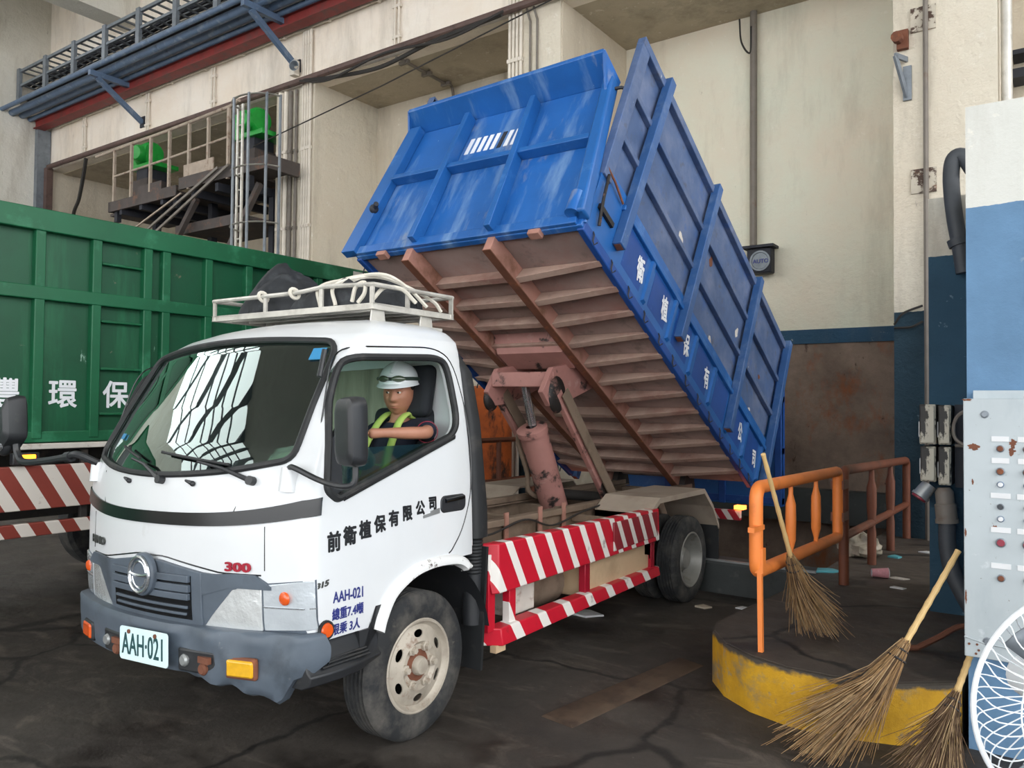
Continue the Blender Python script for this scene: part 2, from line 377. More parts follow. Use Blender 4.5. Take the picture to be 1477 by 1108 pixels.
def text(name, body, size, place, m, parent, bold=0., extrude=.0015, align='LEFT', xscale=1., shear=0., sub=True, spacing=1.):
    """place maps flat letter coordinates (u, v, thickness) to a point"""
    cu = bpy.data.curves.new('t', 'FONT'); cu.body = body; cu.size = size; cu.extrude = extrude; cu.align_x = align
    cu.shear = shear; cu.resolution_u = 3; cu.space_character = spacing
    o = bpy.data.objects.new('t', cu); C.objects.link(o); me = evalmesh(o)
    bpy.data.objects.remove(o); bpy.data.curves.remove(cu)
    if bold:   # a broader brush: the same strokes laid side by side
        b = bmesh.new()
        for k in range(8):
            m1 = me.copy(); m1.transform(Matrix.Translation((bold*math.cos(k*PI/4), bold*math.sin(k*PI/4), k*2e-5))); b.from_mesh(m1); bpy.data.meshes.remove(m1)
        b.to_mesh(me); b.free()
    L = parent_off(parent) if parent is not None else (0, 0, 0)
    for v in me.vertices:
        p = place(v.co.x*xscale, v.co.y, v.co.z+extrude); v.co = (p[0]-L[0], p[1]-L[1], p[2]-L[2])
    me.materials.clear(); me.materials.append(M[m]); me.name = name
    r = bpy.data.objects.new(name, me); C.objects.link(r)
    if parent is not None: r.parent = parent
    return r
def dup(root, label=None, loc=None, rotz=None, group=None):
    r = root.copy(); C.objects.link(r)
    if loc is not None: r.location = loc
    if rotz is not None: r.rotation_euler = (0, 0, rotz)
    if label: r['label'] = label
    if group: r['group'] = group
    for ch in list(root.children):
        c = ch.copy(); C.objects.link(c); c.parent = r
        for g in ch.children:
            d = g.copy(); C.objects.link(d); d.parent = c
    return r
# ------------------------------------------------------------------ the hall
def plaster(name, base, dado=None, dz=2.95, rough=.85, warm='#cfc3b0', grime=0.3, bmp=.4):
    n = NT(name); f = n.noise(.6, 8, .65); k = n.mix(n.ramp(f, .35, .7), hexc(base), hexc(warm))
    k = n.mix(n.ramp(n.noise(1.6, 9, .72, (1, 1, .22), (4, 2, 1)), .50, .74, 0, grime*1.7), k, hexc('#8f8472'))
    k = n.mix(n.ramp(n.noise(7, 10, .75, (1, 1, .2), (8, 3, 5)), .655, .69, 0, .6), k, hexc('#7a6c5a'))
    k = n.mix(n.ramp(n.noise(5, 10, .75, (1, 1, 1), (1, 8, 3)), .60, .68, 0, .65), k, hexc('#ebe6da'))
    if dado:
        o = n.sep(); e = n.math('ADD', o[2], n.math('MULTIPLY', n.noise(4, 4), .05))
        d = n.mix(n.ramp(n.noise(1.5, 8), .35, .7), hexc(dado), tuple(v*.7 for v in hexc(dado)))
        d = n.mix(n.ramp(n.noise(9, 8, .7), .64, .70, 0, .5), d, hexc('#8fa2ae'))
        k = n.mix(n.math('LESS_THAN', e, dz), k, d)
    n.col(k); n.set(rough); n.bump(n.math('ADD', n.noise(11, 8, .75), n.math('MULTIPLY', n.noise(2.5, 4), 2.)), bmp, .05); return n.m
M['fascia'] = plaster('fascia', '#efe7db', warm='#e8dac8', grime=.25)
M['column'] = plaster('column', '#ddd6c5', warm='#d8ccb8', dado= '#24404f', bmp=.6)
M['bay_pale'] = plaster('bay_pale', '#dcdcca', warm='#e0d2be', grime=.2)
M['bay_beige'] = plaster('bay_beige', '#d2c8b6', warm='#c4b8a4')
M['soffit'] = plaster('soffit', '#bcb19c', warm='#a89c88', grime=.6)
M['hall_white'] = plaster('hall_white', '#dddad0', warm='#cfcabd')
M['block_paint'] = plaster('block_paint', '#cfd0ca', '#6a90b4', 2.93, warm='#d2d2cc', grime=.2, bmp=.2)
M['block_dark'] = plaster('block_dark', '#c2c2b8', '#294a5e', 2.95, grime=.5)
M['stripe_blue'] = plaster('stripe_blue', '#2a4f6b', warm='#244458', grime=.1)
def rustwall():
    n = NT('rust_panel'); k = n.mix(n.ramp(n.noise(1.1, 9, .7), .35, .65), hexc('#66564c'), hexc('#8f7c6e'))
    k = n.mix(n.ramp(n.noise(1.6, 9, .72, (1, 1, .6), (3, 5, 2)), .56, .70, 0, .9), k, hexc('#8a4f28'))
    k = n.mix(n.ramp(n.noise(3.5, 10, .75, (1, 1, .4), (7, 1, 6)), .60, .66), k, hexc('#3a2418'))
    k = n.mix(n.ramp(n.noise(22, 3, .5), .72, .75), k, hexc('#1d1512'))
    n.col(k); n.set(.8); n.bump(n.noise(12, 6), .4, .02); return n.m
M['rust_panel'] = rustwall()
def floormat(name, a, b, wet=True):
    n = NT(name); f = n.noise(.7, 10, .68); k = n.mix(n.ramp(f, .35, .68), hexc(a), hexc(b))
    k = n.mix(n.ramp(n.noise(1.7, 10, .7, (1, 2.2, 1), (5, 1, 2), 1.0), .54, .72, 0, .5), k, hexc('#7d7268'))
    k = n.mix(n.ramp(n.noise(1.2, 8, .65, (1, 1, 1), (9, 4, 2)), .53, .66, 0, .85), k, hexc('#1f1b19'))
    k = n.mix(n.ramp(n.noise(2.2, 9, .7, (1, 1, 1), (2, 14, 2)), .66, .73, 0, .6), k, hexc('#5b3a33'))
    k = n.mix(n.ramp(n.noise(24, 4, .6, (1, 1, 1), (12, 4, 2)), .71, .74, 0, .7), k, hexc('#aca498'))
    vo = n.new('ShaderNodeTexVoronoi'); vo.feature = 'DISTANCE_TO_EDGE'; vo.inputs['Scale'].default_value = .42
    nz = n.new('ShaderNodeTexNoise'); nz.inputs['Scale'].default_value = 2.2; nz.inputs['Detail'].default_value = 6
    va = n.new('ShaderNodeVectorMath', operation='MULTIPLY_ADD'); va.inputs[1].default_value = (.35, .35, 0)
    n.link(n.co(), nz.inputs['Vector']); n.link(nz.outputs['Color'], va.inputs[0]); n.link(n.co((1, 1, 0)), va.inputs[2]); n.link(va.outputs[0], vo.inputs['Vector'])
    k = n.mix(n.ramp(vo.outputs['Distance'], .004, .012, .8, 0), k, hexc('#0f0d0c'))
    n.col(k); n.set(n.ramp(n.noise(1.2, 8, .65, (1, 1, 1), (9, 4, 2)), .45, .66, .8, .38 if wet else .6))
    n.bump(n.math('ADD', n.noise(9, 10, .75), n.math('MULTIPLY', n.noise(2, 5), 2)), .5, .015); return n.m
M['floor'] = floormat('floor', '#2d2926', '#4b453f')
M['platform_top'] = floormat('platform_top', '#3a332e', '#574d44')
def kerbmat():
    n = NT('kerb_yellow'); k = n.mix(n.ramp(n.noise(3, 8, .7), .35, .65), hexc('#d6a41c'), hexc('#b98a1a'))
    k = n.mix(n.ramp(n.noise(2.4, 10, .72, (1, 1, 1.4), (6, 2, 1)), .50, .63, 0, .9), k, hexc('#857a60'))
    k = n.mix(n.ramp(n.noise(5, 9, .75, (1, 1, 1), (1, 7, 4)), .58, .64, 0, .8), k, hexc('#8f887a')); k = n.mix(n.ramp(n.math('ADD', n.sep()[2], n.math('MULTIPLY', n.noise(9, 6), .09)), .335, .355), k, hexc('#4a443c')); k = n.mix(n.ramp(n.noise(3.5, 10, .8, (1, 1, 1), (3, 9, 1)), .62, .70, 0, .8), k, hexc('#4d473e'))
    n.col(k); n.set(.7); n.bump(n.noise(10, 8, .7), .6, .02); return n.m
M['kerb_yellow'] = kerbmat()
M['roof_dark'] = mat('roof_dark', '#a5a49c', .8, 0, .1, 2)
M['roof_beam'] = mat('roof_beam', '#4c5458', .6, 0, .1, 2)
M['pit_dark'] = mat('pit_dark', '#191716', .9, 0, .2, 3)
M['kerb_dark'] = mat('kerb_dark', '#3b3f3f', .7, 0, .2, 3, [('#6a6a66', 4, .58, .8), ('#23201e', 3, .55, .75)], bump=.4, bscale=14)

XL, YF, ZS, ZC = -18.7, 6.9, 7.95, 13.0
m = MB(); m.bb((-30, -26, -.2), (25, 4.27, 0)); m.bb((-30, 4.27, -.2), (-2.45, 15, 0)); m.bb((1.95, 4.27, -.2), (25, 9.4, 0)); struct('floor', m, 'floor')
# raised platform round the tipping pit; island = its rounded nose
isl = [(3.34, 1.70), (3.06, 1.47), (2.74, 1.37), (2.50, 1.38), (2.26, 1.46), (2.04, 1.62), (1.88, 1.84), (1.82, 2.08), (1.84, 2.4), (1.90, 3.2), (1.95, 4.27)]
m = MB(); n0 = len(isl)
top = isl+[(1.95, 9.0), (3.34, 9.0)]
m.cm = 0; m.add([(x, y, .33) for x, y in top], [tuple(range(len(top)))[::-1]])
m.cm = 1
side = [Vector((x, y, 0)) for x, y, _ in resample([(x, y, 0) for x, y in isl], .05)]
for i in range(len(side)-1):
    a, b = side[i], side[i+1]
    m.add([(a.x, a.y, 0), (b.x, b.y, 0), (b.x, b.y, .315), (a.x, a.y, .315)], [(0, 1, 2, 3)])
    ai = a + (Vector((2.7, 3, 0))-a).normalized()*.018; bi = b + (Vector((2.7, 3, 0))-b).normalized()*.018
    m.add([(a.x, a.y, .315), (b.x, b.y, .315), (bi.x, bi.y, .332), (ai.x, ai.y, .332)], [(0, 1, 2, 3)])
m.cm = 0; m.add([(3.34, 1.7, 0), (3.34, 9, 0), (3.34, 9, .33), (3.34, 1.7, .33)], [(0, 1, 2, 3)])
o = struct('floor_island', m, ['platform_top', 'kerb_yellow']); tag(o, 'raised concrete island with a worn yellow rounded kerb', 'platform', kind='structure')
m = MB(); m.bb((-2.45, 4.27, -.1), (1.95, 4.62, .30)); struct('kerb_stop', m, 'kerb_dark', bev=.02)
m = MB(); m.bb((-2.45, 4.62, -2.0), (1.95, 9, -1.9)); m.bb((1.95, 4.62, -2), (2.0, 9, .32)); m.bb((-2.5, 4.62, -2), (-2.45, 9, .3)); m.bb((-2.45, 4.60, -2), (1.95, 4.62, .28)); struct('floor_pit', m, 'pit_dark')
m = MB(); m.bb((-2.3, 4.3, .30), (1.9, 4.34, .318)); struct('trim_kerb_edge', m, 'steel')

# walls along the tipping bays
def wbox(name, lo, hi, mt): mm = MB(); mm.bb(lo, hi); return struct(name, mm, mt)
wbox('wall_fascia', (-18.7, YF, ZS), (12, YF+.3, ZC), 'fascia')
wbox('column_far', (-9.15, YF-.02, 0), (-8.02, 8.6, ZS+.02), 'column')
wbox('column_middle', (-3.46, YF-.02, 0), (-2.5, 9.1, ZS+.02), 'column')
wbox('column_near', (2.11, YF-.02, 0), (3.16, 9.1, ZS+.02), 'column')
wbox('wall_back_bay_middle', (-8.1, 8.56, 0), (-3.4, 8.8, ZS), 'bay_beige')
wbox('ceiling_bay_middle', (-8.1, YF+.3, ZS), (-3.4, 8.9, ZS+.2), 'soffit')
wbox('wall_back_bay_right', (-2.6, 9.0, 2.97), (2.2, 9.25, ZS), 'bay_pale')
wbox('trim_blue_stripe', (-2.6, 8.97, 2.76), (2.2, 9.25, 2.97), 'stripe_blue')
wbox('wall_back_bay_right_low', (-2.6, 9.0, -2), (2.2, 9.25, 2.76), 'rust_panel')
wbox('trim_bay_ledge', (-2.5, 8.75, .15), (1.95, 9.0, .62), 'kerb_dark')
wbox('ceiling_bay_right', (-2.6, YF+.3, ZS), (2.2, 9.2, ZS+.2), 'soffit')
wbox('wall_bay_side', (-2.62, YF+.02, 0), (-2.48, 9.0, ZS), 'bay_beige')
wbox('wall_back_bay_end', (3.1, 8.9, 0), (12, 9.1, ZS), 'bay_beige')
wbox('ceiling_bay_end', (3.1, YF+.3, ZS), (12, 9.1, ZS+.2), 'soffit')
wbox('wall_back_bay_far', (-18.7, 13, 0), (-8.5, 13.2, ZS), 'bay_beige')
wbox('ceiling_bay_far', (-18.7, YF+.3, ZS-.02), (-8.2, 13.2, ZS+.2), 'soffit')
wbox('wall_bay_far_side', (-18.9, YF, 0), (-18.5, 13.2, ZS), 'bay_beige')
wbox('wall_bay_far_right', (-8.8, 8.6, 0), (-8.4, 13.1, ZS), 'bay_beige')
# left end wall with a clerestory, running up into a glazed strip of roof over the yard side
gy0, gy1, gz0, sx1 = -21.0, 3.0, 9.7, -10.8
m = MB(); m.bb((XL-.3, gy1, 0), (XL, YF+.3, ZC)); m.bb((XL-.3, -26, 0), (XL, gy0, ZC)); m.bb((XL-.3, gy0, 0), (XL, gy1, gz0)); struct('wall_left', m, 'hall_white')
m = MB(); m.bb((sx1, -26, ZC), (12, 9, ZC+.3)); m.bb((XL-.3, -26, ZC), (sx1, gy0, ZC+.3)); m.bb((XL-.3, 1.0, ZC), (sx1, 9, ZC+.3)); m.bb((XL, .9, ZC-1.6), (sx1, 1.1, ZC)); struct('ceiling', m, 'roof_dark')
m = MB()
for k in range(8):
    y = gy0+.9+k*2.9
    m.bar((XL, y-1.2, ZC-.15), (sx1+.2, y+3.4, ZC-.15), .62, .4); m.bb((XL-.1, y-1.35, gz0), (XL+.2, y-1.05, ZC))
o = struct('window_1', m, 'roof_beam')
m = MB()
for x in (-17.2, -15.7, -14.2, -12.7): m.bb((x-.07, gy0, ZC-.12), (x+.07, 1.0, ZC))
for z in (10.8, 11.9): m.bb((XL-.1, gy0, z-.05), (XL, gy1, z+.05))
struct('window_2', m, 'roof_beam')
m = MB(); m.bb((-14.95, 1.2, 10.75), (-14.3, YF, ZC)); struct('ceiling_beam', m, 'hall_white')
# right-hand blocks
wbox('wall_right_block', (3.375, 1.66, 0), (6.5, 3.3, 3.45), 'block_paint')
wbox('wall_right_block_rear', (2.965, 3.302, .0), (6.5, 4.3, 3.36), 'block_dark')
# ------------------------------------------------------------------ shape of the truck cab (metres; x driver's side, y back from front axle)
#CABFN
CZ = [.60, .80, 1.0, 1.2, 1.35, 1.45, 1.6, 1.8, 2.0, 2.12, 2.18, 2.235, 2.27, 2.295, 2.315, 2.325]
CW = [.975, 1.0, 1.003, 1.003, 1.0, .995, .983, .962, .935, .918, .90, .86, .79, .68, .50, .30]
CY = [-.955, -.98, -.988, -.985, -.975, -.96, -.90, -.79, -.67, -.60, -.545, -.46, -.37, -.27, -.14, .0]
CD = [.18, .185, .19, .19, .19, .19, .19, .19, .19, .19, .20, .21, .22, .22, .2, .15]
LEAN = math.radians(2.0)
def lean(p):
    """the cab leans a little to the passenger side on its springs"""
    x, z = p[0]-1.0, p[2]-.75; c, s_ = math.cos(LEAN), math.sin(LEAN)
    return (1.0+c*x-s_*z, p[1], .75+s_*x+c*z)
def _ci(t, z): return float(np.interp(z, CZ, t))
def _plan(q, W, Y, D):
    if q < .95: return q*W, Y+D*q*q
    t = (q-.95)/.05; a = (.95*W, Y+D*.9025); b = (W, Y+D); c = (W, Y+D+.06)
    return tuple((1-t)**2*a[i]+2*t*(1-t)*b[i]+t*t*c[i] for i in (0, 1))
def _fq(q, z):
    x, y = _plan(min(1., abs(q)), _ci(CW, z), _ci(CY, z), _ci(CD, z)); return np.array([math.copysign(x, q), y, z])
def front_y(x, z): return _fq(x/_ci(CW, z), z)[1]
def side_x(y, z):
    W = _ci(CW, z); e = _ci(CY, z)+_ci(CD, z)+.06
    return W if y >= e else W-.05*min(1, ((e-y)/.07))**2*W
def FS(x, z, off=0.):
    """point on the cab front at (x, z), pushed out by off along the surface normal"""
    q = max(-.999, min(.999, x/_ci(CW, z))); p = _fq(q, z)
    if off == 0: return p
    du = _fq(min(1, q+.012), z)-_fq(max(-1, q-.012), z); dz = _fq(q, z+.015)-_fq(q, z-.015)
    n = np.cross(du, dz); n /= np.linalg.norm(n)
    return p+n*off
def SS(y, z, off=0., s=1):
    """point on the cab side at (y, z)"""
    return np.array([s*(side_x(y, z)+off), y, z])
#CABFN
# ------------------------------------------------------------------ the tipper truck
TR = thing('dump_truck', 'white cab-over tipper truck with blue dump body raised over the pit', 'truck')
def loft(d=0., z0=.66, z1=2.325, dz=0.):
    zs = [z for z in np.unique(np.round(np.concatenate([np.linspace(z0, 2.0, 14), np.linspace(2.0, z1, 10), CZ]), 4)) if z0 <= z <= z1]
    rows = []
    for z in zs:
        zz = min(z, 2.325); W = _ci(CW, zz)-d; Y = _ci(CY, zz)+d; D = _ci(CD, zz); yr = .43-d-(max(0, z-2.2)*1.2 if z < 2.32 else .2)
        fr = [_plan(q, W, Y, D) for q in (0, .06, .12, .18, .24, .3, .36, .42, .48, .54, .6, .66, .72, .78, .83, .87, .91, .95, .96, .97, .98, .99, 1.)]
        ye = fr[-1][1]
        sd = [(W, ye+(yr-.05-ye)*k/6) for k in range(1, 7)]+[(W-.012, yr-.02), (W-.05, yr)]
        half = fr+sd; ring = [(-x, y) for x, y in half[::-1][:-1]]+half
        # close over the back
        ring = ring+[(x, yr) for x in (W*.5, 0, -W*.5)]
        rows.append([(x, y, z-dz) for x, y in ring])
    mb = MB(); mb.grid(rows, True); n = len(rows[0]); mb.add(rows[0], [tuple(range(n))]); mb.add(rows[-1], [tuple(range(n))]); return mb
def cut(poly, axis, a, b): mb = MB(); mb.prism(poly, axis, a, b); return mb
WS = roundpoly([(-.865, 1.545), (-.5, 1.485), (0, 1.462), (.5, 1.485), (.865, 1.545), (.815, 2.135), (.4, 2.168), (0, 2.178), (-.4, 2.168), (-.815, 2.135)], [.07, .3, .3, .3, .07, .09, .3, .3, .3, .09])
SW = roundpoly([(-.635, 1.352), (-.70, 1.40), (-.67, 1.62), (-.575, 1.90), (-.49, 2.045), (.205, 2.078), (.275, 2.03), (.31, 1.70), (.235, 1.622)], [.02, .03, .2, .3, .10, .10, .12, .09, .06])
RW = rrect(-.6, .6, 1.58, 2.06, .06)
arch = MB(); arch.cyl((-1.3, .02, .42), (1.3, .02, .42), .525, 40)
archr = MB(); archr.bb((-1.3, .02, .3), (1.3, .6, .945))
step_c = MB(); step_c.bb((-1.3, .40, .3), (1.3, .6, .99))
cut_ws = cut(WS, 1, -1.5, -.25); cut_r = cut(SW, 0, .75, 1.25); cut_l = cut(SW, 0, -1.25, -.75); cut_rw = cut(RW, 1, .33, .6)
inner = loft(.04, .74, 2.325, .032)
me = bool_mesh(loft(.0, .70), [inner, cut_ws, cut_r, cut_l, cut_rw, arch, archr, step_c])
for v in me.vertices: v.co = lean(v.co)
me.name = 'cab'; cab = finish('cab', setmat(me, 'white_paint'), TR, ang=28)
def pane(name, cutter, m, lo=.012, th=.006):
    me = bool_mesh(loft(lo, .8), [cutter], 'INTERSECT')
    a = bpy.data.objects.new('tmp', me); C.objects.link(a); b = loft(lo+th, .75).build('tmpc', [], None, smooth=False)
    k = a.modifiers.new('b', 'BOOLEAN'); k.operation = 'DIFFERENCE'; k.object = b; k.solver = 'EXACT'; me2 = evalmesh(a)
    for o in (a, b): d = o.data; bpy.data.objects.remove(o); bpy.data.meshes.remove(d)
    for v in me2.vertices: v.co = lean(v.co)
    me2.name = name; return finish(name, setmat(me2, m), TR, ang=28)
screen = pane('windscreen', cut(WS, 1, -1.5, -.1), 'windscreen'); screen['label'] = 'greenish windscreen glass'
SWG = roundpoly([(-.635, 1.352), (-.70, 1.40), (-.672, 1.60), (-.35, 1.59), (.0, 1.592), (.19, 1.612), (.20, 1.606)], .006)
pane('window_glass', cut([(y, z) for y, z in SWG], 0, .80, 1.2), 'side_glass', .02)   # wound half down on the driver's side
pane('window_glass', cut(SW, 0, -1.2, -.75), 'side_glass', .02)
pane('rear_window', cut(RW, 1, .37, .6), 'dusty_glass', .012)
def band(path, r, name, m, parent, closed=False, n=6): mb = MB(lean); mb.tube(path, r, n, closed); return mb.build(name, m, parent)
# rubber seals
band([FS(x, z, .004) for x, z in [(p.x, p.y) for p in resample([(x, z, 0) for x, z in WS], .04, True)]], .017, 'windscreen_seal', 'black_rubber', TR, True, 8)
for s in (1, -1):
    band([SS(y, z, .0, s) for y, z in [(p.x, p.y) for p in resample([(y, z, 0) for y, z in SW], .03, True)]], .02, 'window_seal', 'black_rubber', TR, True, 8)
mb = MB(lean)   # black corner piece ahead of the door glass
for s in (1,):
    pl = [(-.705, 1.395), (-.64, 1.35), (-.585, 1.385), (-.60, 1.70), (-.665, 1.62)]
    mb.prism(pl, 0, .955, .985)
mb.build('quarter_panel', 'black_plastic', TR)
mb = MB(lean); mb.tube([SS(y, z, -.005) for y, z in ((-.60, 1.36), (.26, 1.63))], .026, 8); mb.build('sill_seal', 'black_rubber', TR)
# panel gaps
DS = roundpoly([(-.80, .70), (-.80, 1.24), (-.70, 1.585), (-.575, 2.0), (-.49, 2.10), (.18, 2.135), (.33, 2.07), (.415, 1.70), (.405, 1.335), (.31, 1.10), (.20, .985)], [.02, .1, .3, .1, .14, .12, .15, .3, .3, .3, .02], 5)
mb = MB(lean)
for s in (1, -1): mb.tube([SS(p.x, p.y, -.001, s) for p in resample([(y, z, 0) for y, z in DS], .03)], .0045, 5)
mb.tube([FS(x, z, .0) for x, z in ((.66, 1.47), (.585, 1.30))], .003, 5); mb.tube([FS(x, z, .0) for x, z in ((.765, 1.235), (.768, 1.03))], .003, 5)
mb.tube([FS(x, z, .0) for x, z in ((-.66, 1.47), (-.585, 1.30))], .003, 5); mb.tube([FS(x, z, .0) for x, z in ((-.765, 1.235), (-.768, 1.03))], .003, 5)
mb.tube([FS(x/20, 1.063+.0*(x/20)**2 - .055*min(1, max(0, (abs(x/20)-.12))/.4), .0) for x in range(-15, 16)], .004, 5)
mb.build('panel_gap', 'gloss_black', TR)
def patch(x0, x1, zlo, zhi, out, depth=.03, nx=24, nz=4, f=FS, wrap=False):
    """a slab lying on the cab front between the curves zlo(x) and zhi(x)"""
    mb = MB(lean); rows = []
    zl = zlo if callable(zlo) else (lambda x: zlo); zh = zhi if callable(zhi) else (lambda x: zhi)
    xs = [x0+(x1-x0)*i/nx for i in range(nx+1)]
    if wrap: xs = [-q for q in (.997, .99, .983, .975, .967, .96)]+[-.95+1.9*i/nx for i in range(nx+1)]+[.96, .967, .975, .983, .99, .997]
    pts = [[(x, zl(x)+(zh(x)-zl(x))*j/nz) for x in xs] for j in range(nz+1)]
    top = [[f(x, z, out) for x, z in r] for r in pts]; bot = [[f(x, z, out-depth) for x, z in r] for r in pts]
    mb.grid(top); mb.grid(bot, flip=True)
    for a, b in ((top[0], bot[0]), (bot[-1], top[-1]), ([r[0] for r in bot], [r[0] for r in top]), ([r[-1] for r in top], [r[-1] for r in bot])): mb.grid([a, b], flip=True)
    return mb
# black band across the nose
patch(-.985, .985, lambda x: 1.222+.065*abs(x)**3-.0*x, lambda x: 1.285+.085*abs(x)**3, .008, .03, 40, 4, FS, True).build('nose_band', 'gloss_black', TR)
# grille
gtop = lambda x: 1.045-.05*min(1, max(0, (abs(x)-.1))/.38)
g = patch(-.41, .41, .735, gtop, .022, .05, 30, 6).build('grille', 'grey_plastic', TR, bev=.004)
for s in (1, -1):
    xs = (.40, .81); f0 = lambda x: .90+.055*min(1, (abs(x)-.38)/.2)-.01; f1 = lambda x: gtop(x)+.015*min(1, max(0, (abs(x)-.4)/.2))-.05*max(0, (abs(x)-.72)/.09)
    patch(s*xs[0] if s > 0 else -xs[1], s*xs[1] if s > 0 else -xs[0], f0, f1, .018, .05, 14, 3).build('grille_wing', 'grey_plastic', g)
    mb = patch(.37 if s > 0 else -.62, .62 if s > 0 else -.37, lambda x: .735+max(0, min(1, (abs(x)-.40)/.20))*.205, lambda x: .99, .014, .05, 10, 4); mb.build('grille_pillar', 'grey_plastic', g)
patch(-.345, .345, .775, .985, .0235, .02, 20, 3).build('grille_shade', 'gloss_black', g)  # flat black patch, puts the shade between the slats into colour
for zc, h, xa in ((.972, .034, .34), (.925, .036, .34), (.885, .032, .335), (.832, .014, .32), (.800, .012, .31)):
    patch(-xa, xa, zc-h/2, zc+h/2, .04 if h > .02 else .032, .03, 16, 2).build('grille_slat', 'grey_plastic', g, bev=.003)
# round badge with a flattened oval H
cb = FS(0, .972, .03); bz = MB(lean); ax = (0, -1, .02)
bz.lathe([(.0, .0), (.108, .0), (.108, .02), (.10, .03), (.0, .03)], cb, ax, 32); bd = bz.build('badge_back', 'grey_plastic', TR)
bz = MB(lean); cc = np.array(cb)+np.array((0, -.034, 0))
bz.tube([(cc[0]+.088*math.cos(a), cc[1], cc[2]+.088*math.sin(a)) for a in np.linspace(0, 2*PI, 40, endpoint=False)], .0095, 8, True)
bz.tube([(cc[0]+x, cc[1], cc[2]+.006-.01*(1-(x/.085)**2)) for x in np.linspace(-.085, .085, 9)], .008, 6)
bz.tube([(cc[0]+.062*math.cos(a), cc[1]+.002, cc[2]+.066*math.sin(a)) for a in np.linspace(.2, PI-.2, 16)], .006, 6)
bz.tube([(cc[0]+.062*math.cos(a), cc[1]+.002, cc[2]+.066*math.sin(a)) for a in np.linspace(PI+.2, 2*PI-.2, 16)], .006, 6)
bz.build('badge_emblem', 'chrome', bd)
# headlights
for s in (1, -1): patch(.40 if s > 0 else -.99, .99 if s > 0 else -.40, .715, lambda x: .965+.03*max(0, (abs(x)-.7)/.3), .003, .02, 16, 3).build('headlamp_surround', 'grey_plastic', TR)
for s in (1, -1):
    zt = lambda x: .925+.055*min(1, (abs(x)-.42)/.15)+.03*max(0, abs(x)-.6)
    zb = lambda x: .745+.015*max(0, (abs(x)-.5)/.45)
    a, b = (.415, .755) if s > 0 else (-.755, -.415)
    def zt2(x):
        k = min(1, max(0, (abs(x)-.415)/.20)); return .765+.175*(1-(1-k)**1.5)+.02*max(0, (abs(x)-.6)/.15)
    h = patch(a, b, zb, zt2, .012, .05, 14, 5).build('headlight', mat('headlight_lens', '#e6eaea', .24, .5, .08, 5, [('#9aa09e', 4, .55, .75)], coat=1., bump=1., bscale=9) if s > 0 else bpy.data.materials['headlight_lens'], TR, bev=.004)
    a, b = (.765, .985) if s > 0 else (-.985, -.765)
    c2 = patch(a, b, lambda x: .755+.012*max(0, (abs(x)-.765)/.2), lambda x: .965+.025*max(0, (abs(x)-.765)/.2), .012, .05, 10, 4).build('corner_lamp', mat('corner_lens', '#ccd4da', .22, .4, .08, 4, [('#dfe5e9', 5, .5, .7)], coat=1., bump=.8, bscale=7) if s > 0 else bpy.data.materials['corner_lens'], TR, bev=.004)
    mb = MB(lean); q = FS(s*.875, .91, .013); mb.ball(q, (.038, .012, .032), 14, 8); mb.build('indicator_bulb', 'orange_lens', c2)
    patch(a, b, lambda x: .862, lambda x: .868, .0145, .004, 8, 1).build('lamp_divider', 'chrome', c2)
# bumper
def bump_off(x, z):
    o = .075-.9*(abs(z-.60)/.16)**2*.02
    if x > .25: o += .012*math.sin(x*23)*math.cos(z*31)+.01*math.sin(x*11+2)
    return o
def bz_low(x):
    z = .515-.015*abs(x)
    if x > .3: z -= .035*min(1, (x-.3)/.4)+.010*math.sin(x*40)
    if x > .6: z -= .045*min(1, (x-.6)/.24)
    if x > .84: z += .20*((x-.84)/.145)
    return z
def bump_top(x): return .752
mb = MB(lean); rows = []; nx = 60
for j, t in enumerate((0, .05, .2, .4, .6, .8, .93, .98, 1)):
    r = []
    for i in range(nx+1):
        x = -.985+1.97*i/nx; zl = bz_low(x); z = zl+(bump_top(x)-zl)*t
        r.append(FS(x, max(.61, z), bump_off(x, z)-(.03 if t in (0, 1) else 0.008 if t in (.05, .98) else 0))*np.array((1, 1, 0))+np.array((0, 0, z)))
    rows.append(r)
mb.grid(rows)
back = [[FS(x, max(.61, z), -.02)*np.array((1, 1, 0))+np.array((0, 0, z)) for x, z in ((-.985+1.97*i/nx, bump_top(0) if e else bz_low(-.985+1.97*i/nx)) for i in range(nx+1))] for e in (1, 0)]
mb.grid([rows[-1], back[0]]); mb.grid([back[1], rows[0]])
mb.grid([[FS(.985, max(.61, bz_low(.985)+(.745-bz_low(.985))*t), .06)*np.array((1, 1, 0))+np.array((0, 0, bz_low(.985)+(.745-bz_low(.985))*t)) for t in (0, .5, 1)], [np.array((.985, -.70, .50+.245*t)) for t in (0, .5, 1)]])
mb.grid([[FS(-.985, max(.61, .5+.245*t), .06)*np.array((1, 1, 0))+np.array((0, 0, .5+.245*t)) for t in (0, .5, 1)], [np.array((-.985, -.70, .50+.245*t)) for t in (0, .5, 1)]])
bumper = mb.build('bumper', 'grey_plastic', TR, ang=40)
def fsb(x, z, o): return FS(x, max(.61, z), o)*np.array((1, 1, 0))+np.array((0, 0, z))
for a, b in ((.285, .525), (-.40, -.17)):
    h = patch(a, b, .535, .645, .082, .02, 8, 3, fsb).build('towing_shade', 'black_plastic', bumper, bev=.01)  # flat black patch painted as the shade of a bumper cavity
    for k, (u, v_) in enumerate(((.2, .5), (.75, .65), (.7, .25))):
        mb = MB(lean); c = fsb(a+(b-a)*u, .535+.11*v_, .088)
        mb.lathe([(.0, .01), (.022, .01), (.03, 0), (.03, -.02)], c, (0, -1, 0), 12) if k != 1 else mb.box(c, (.08, .02, .03))
        mb.build('rusty_bracket', 'rust' if k else 'steel', h)
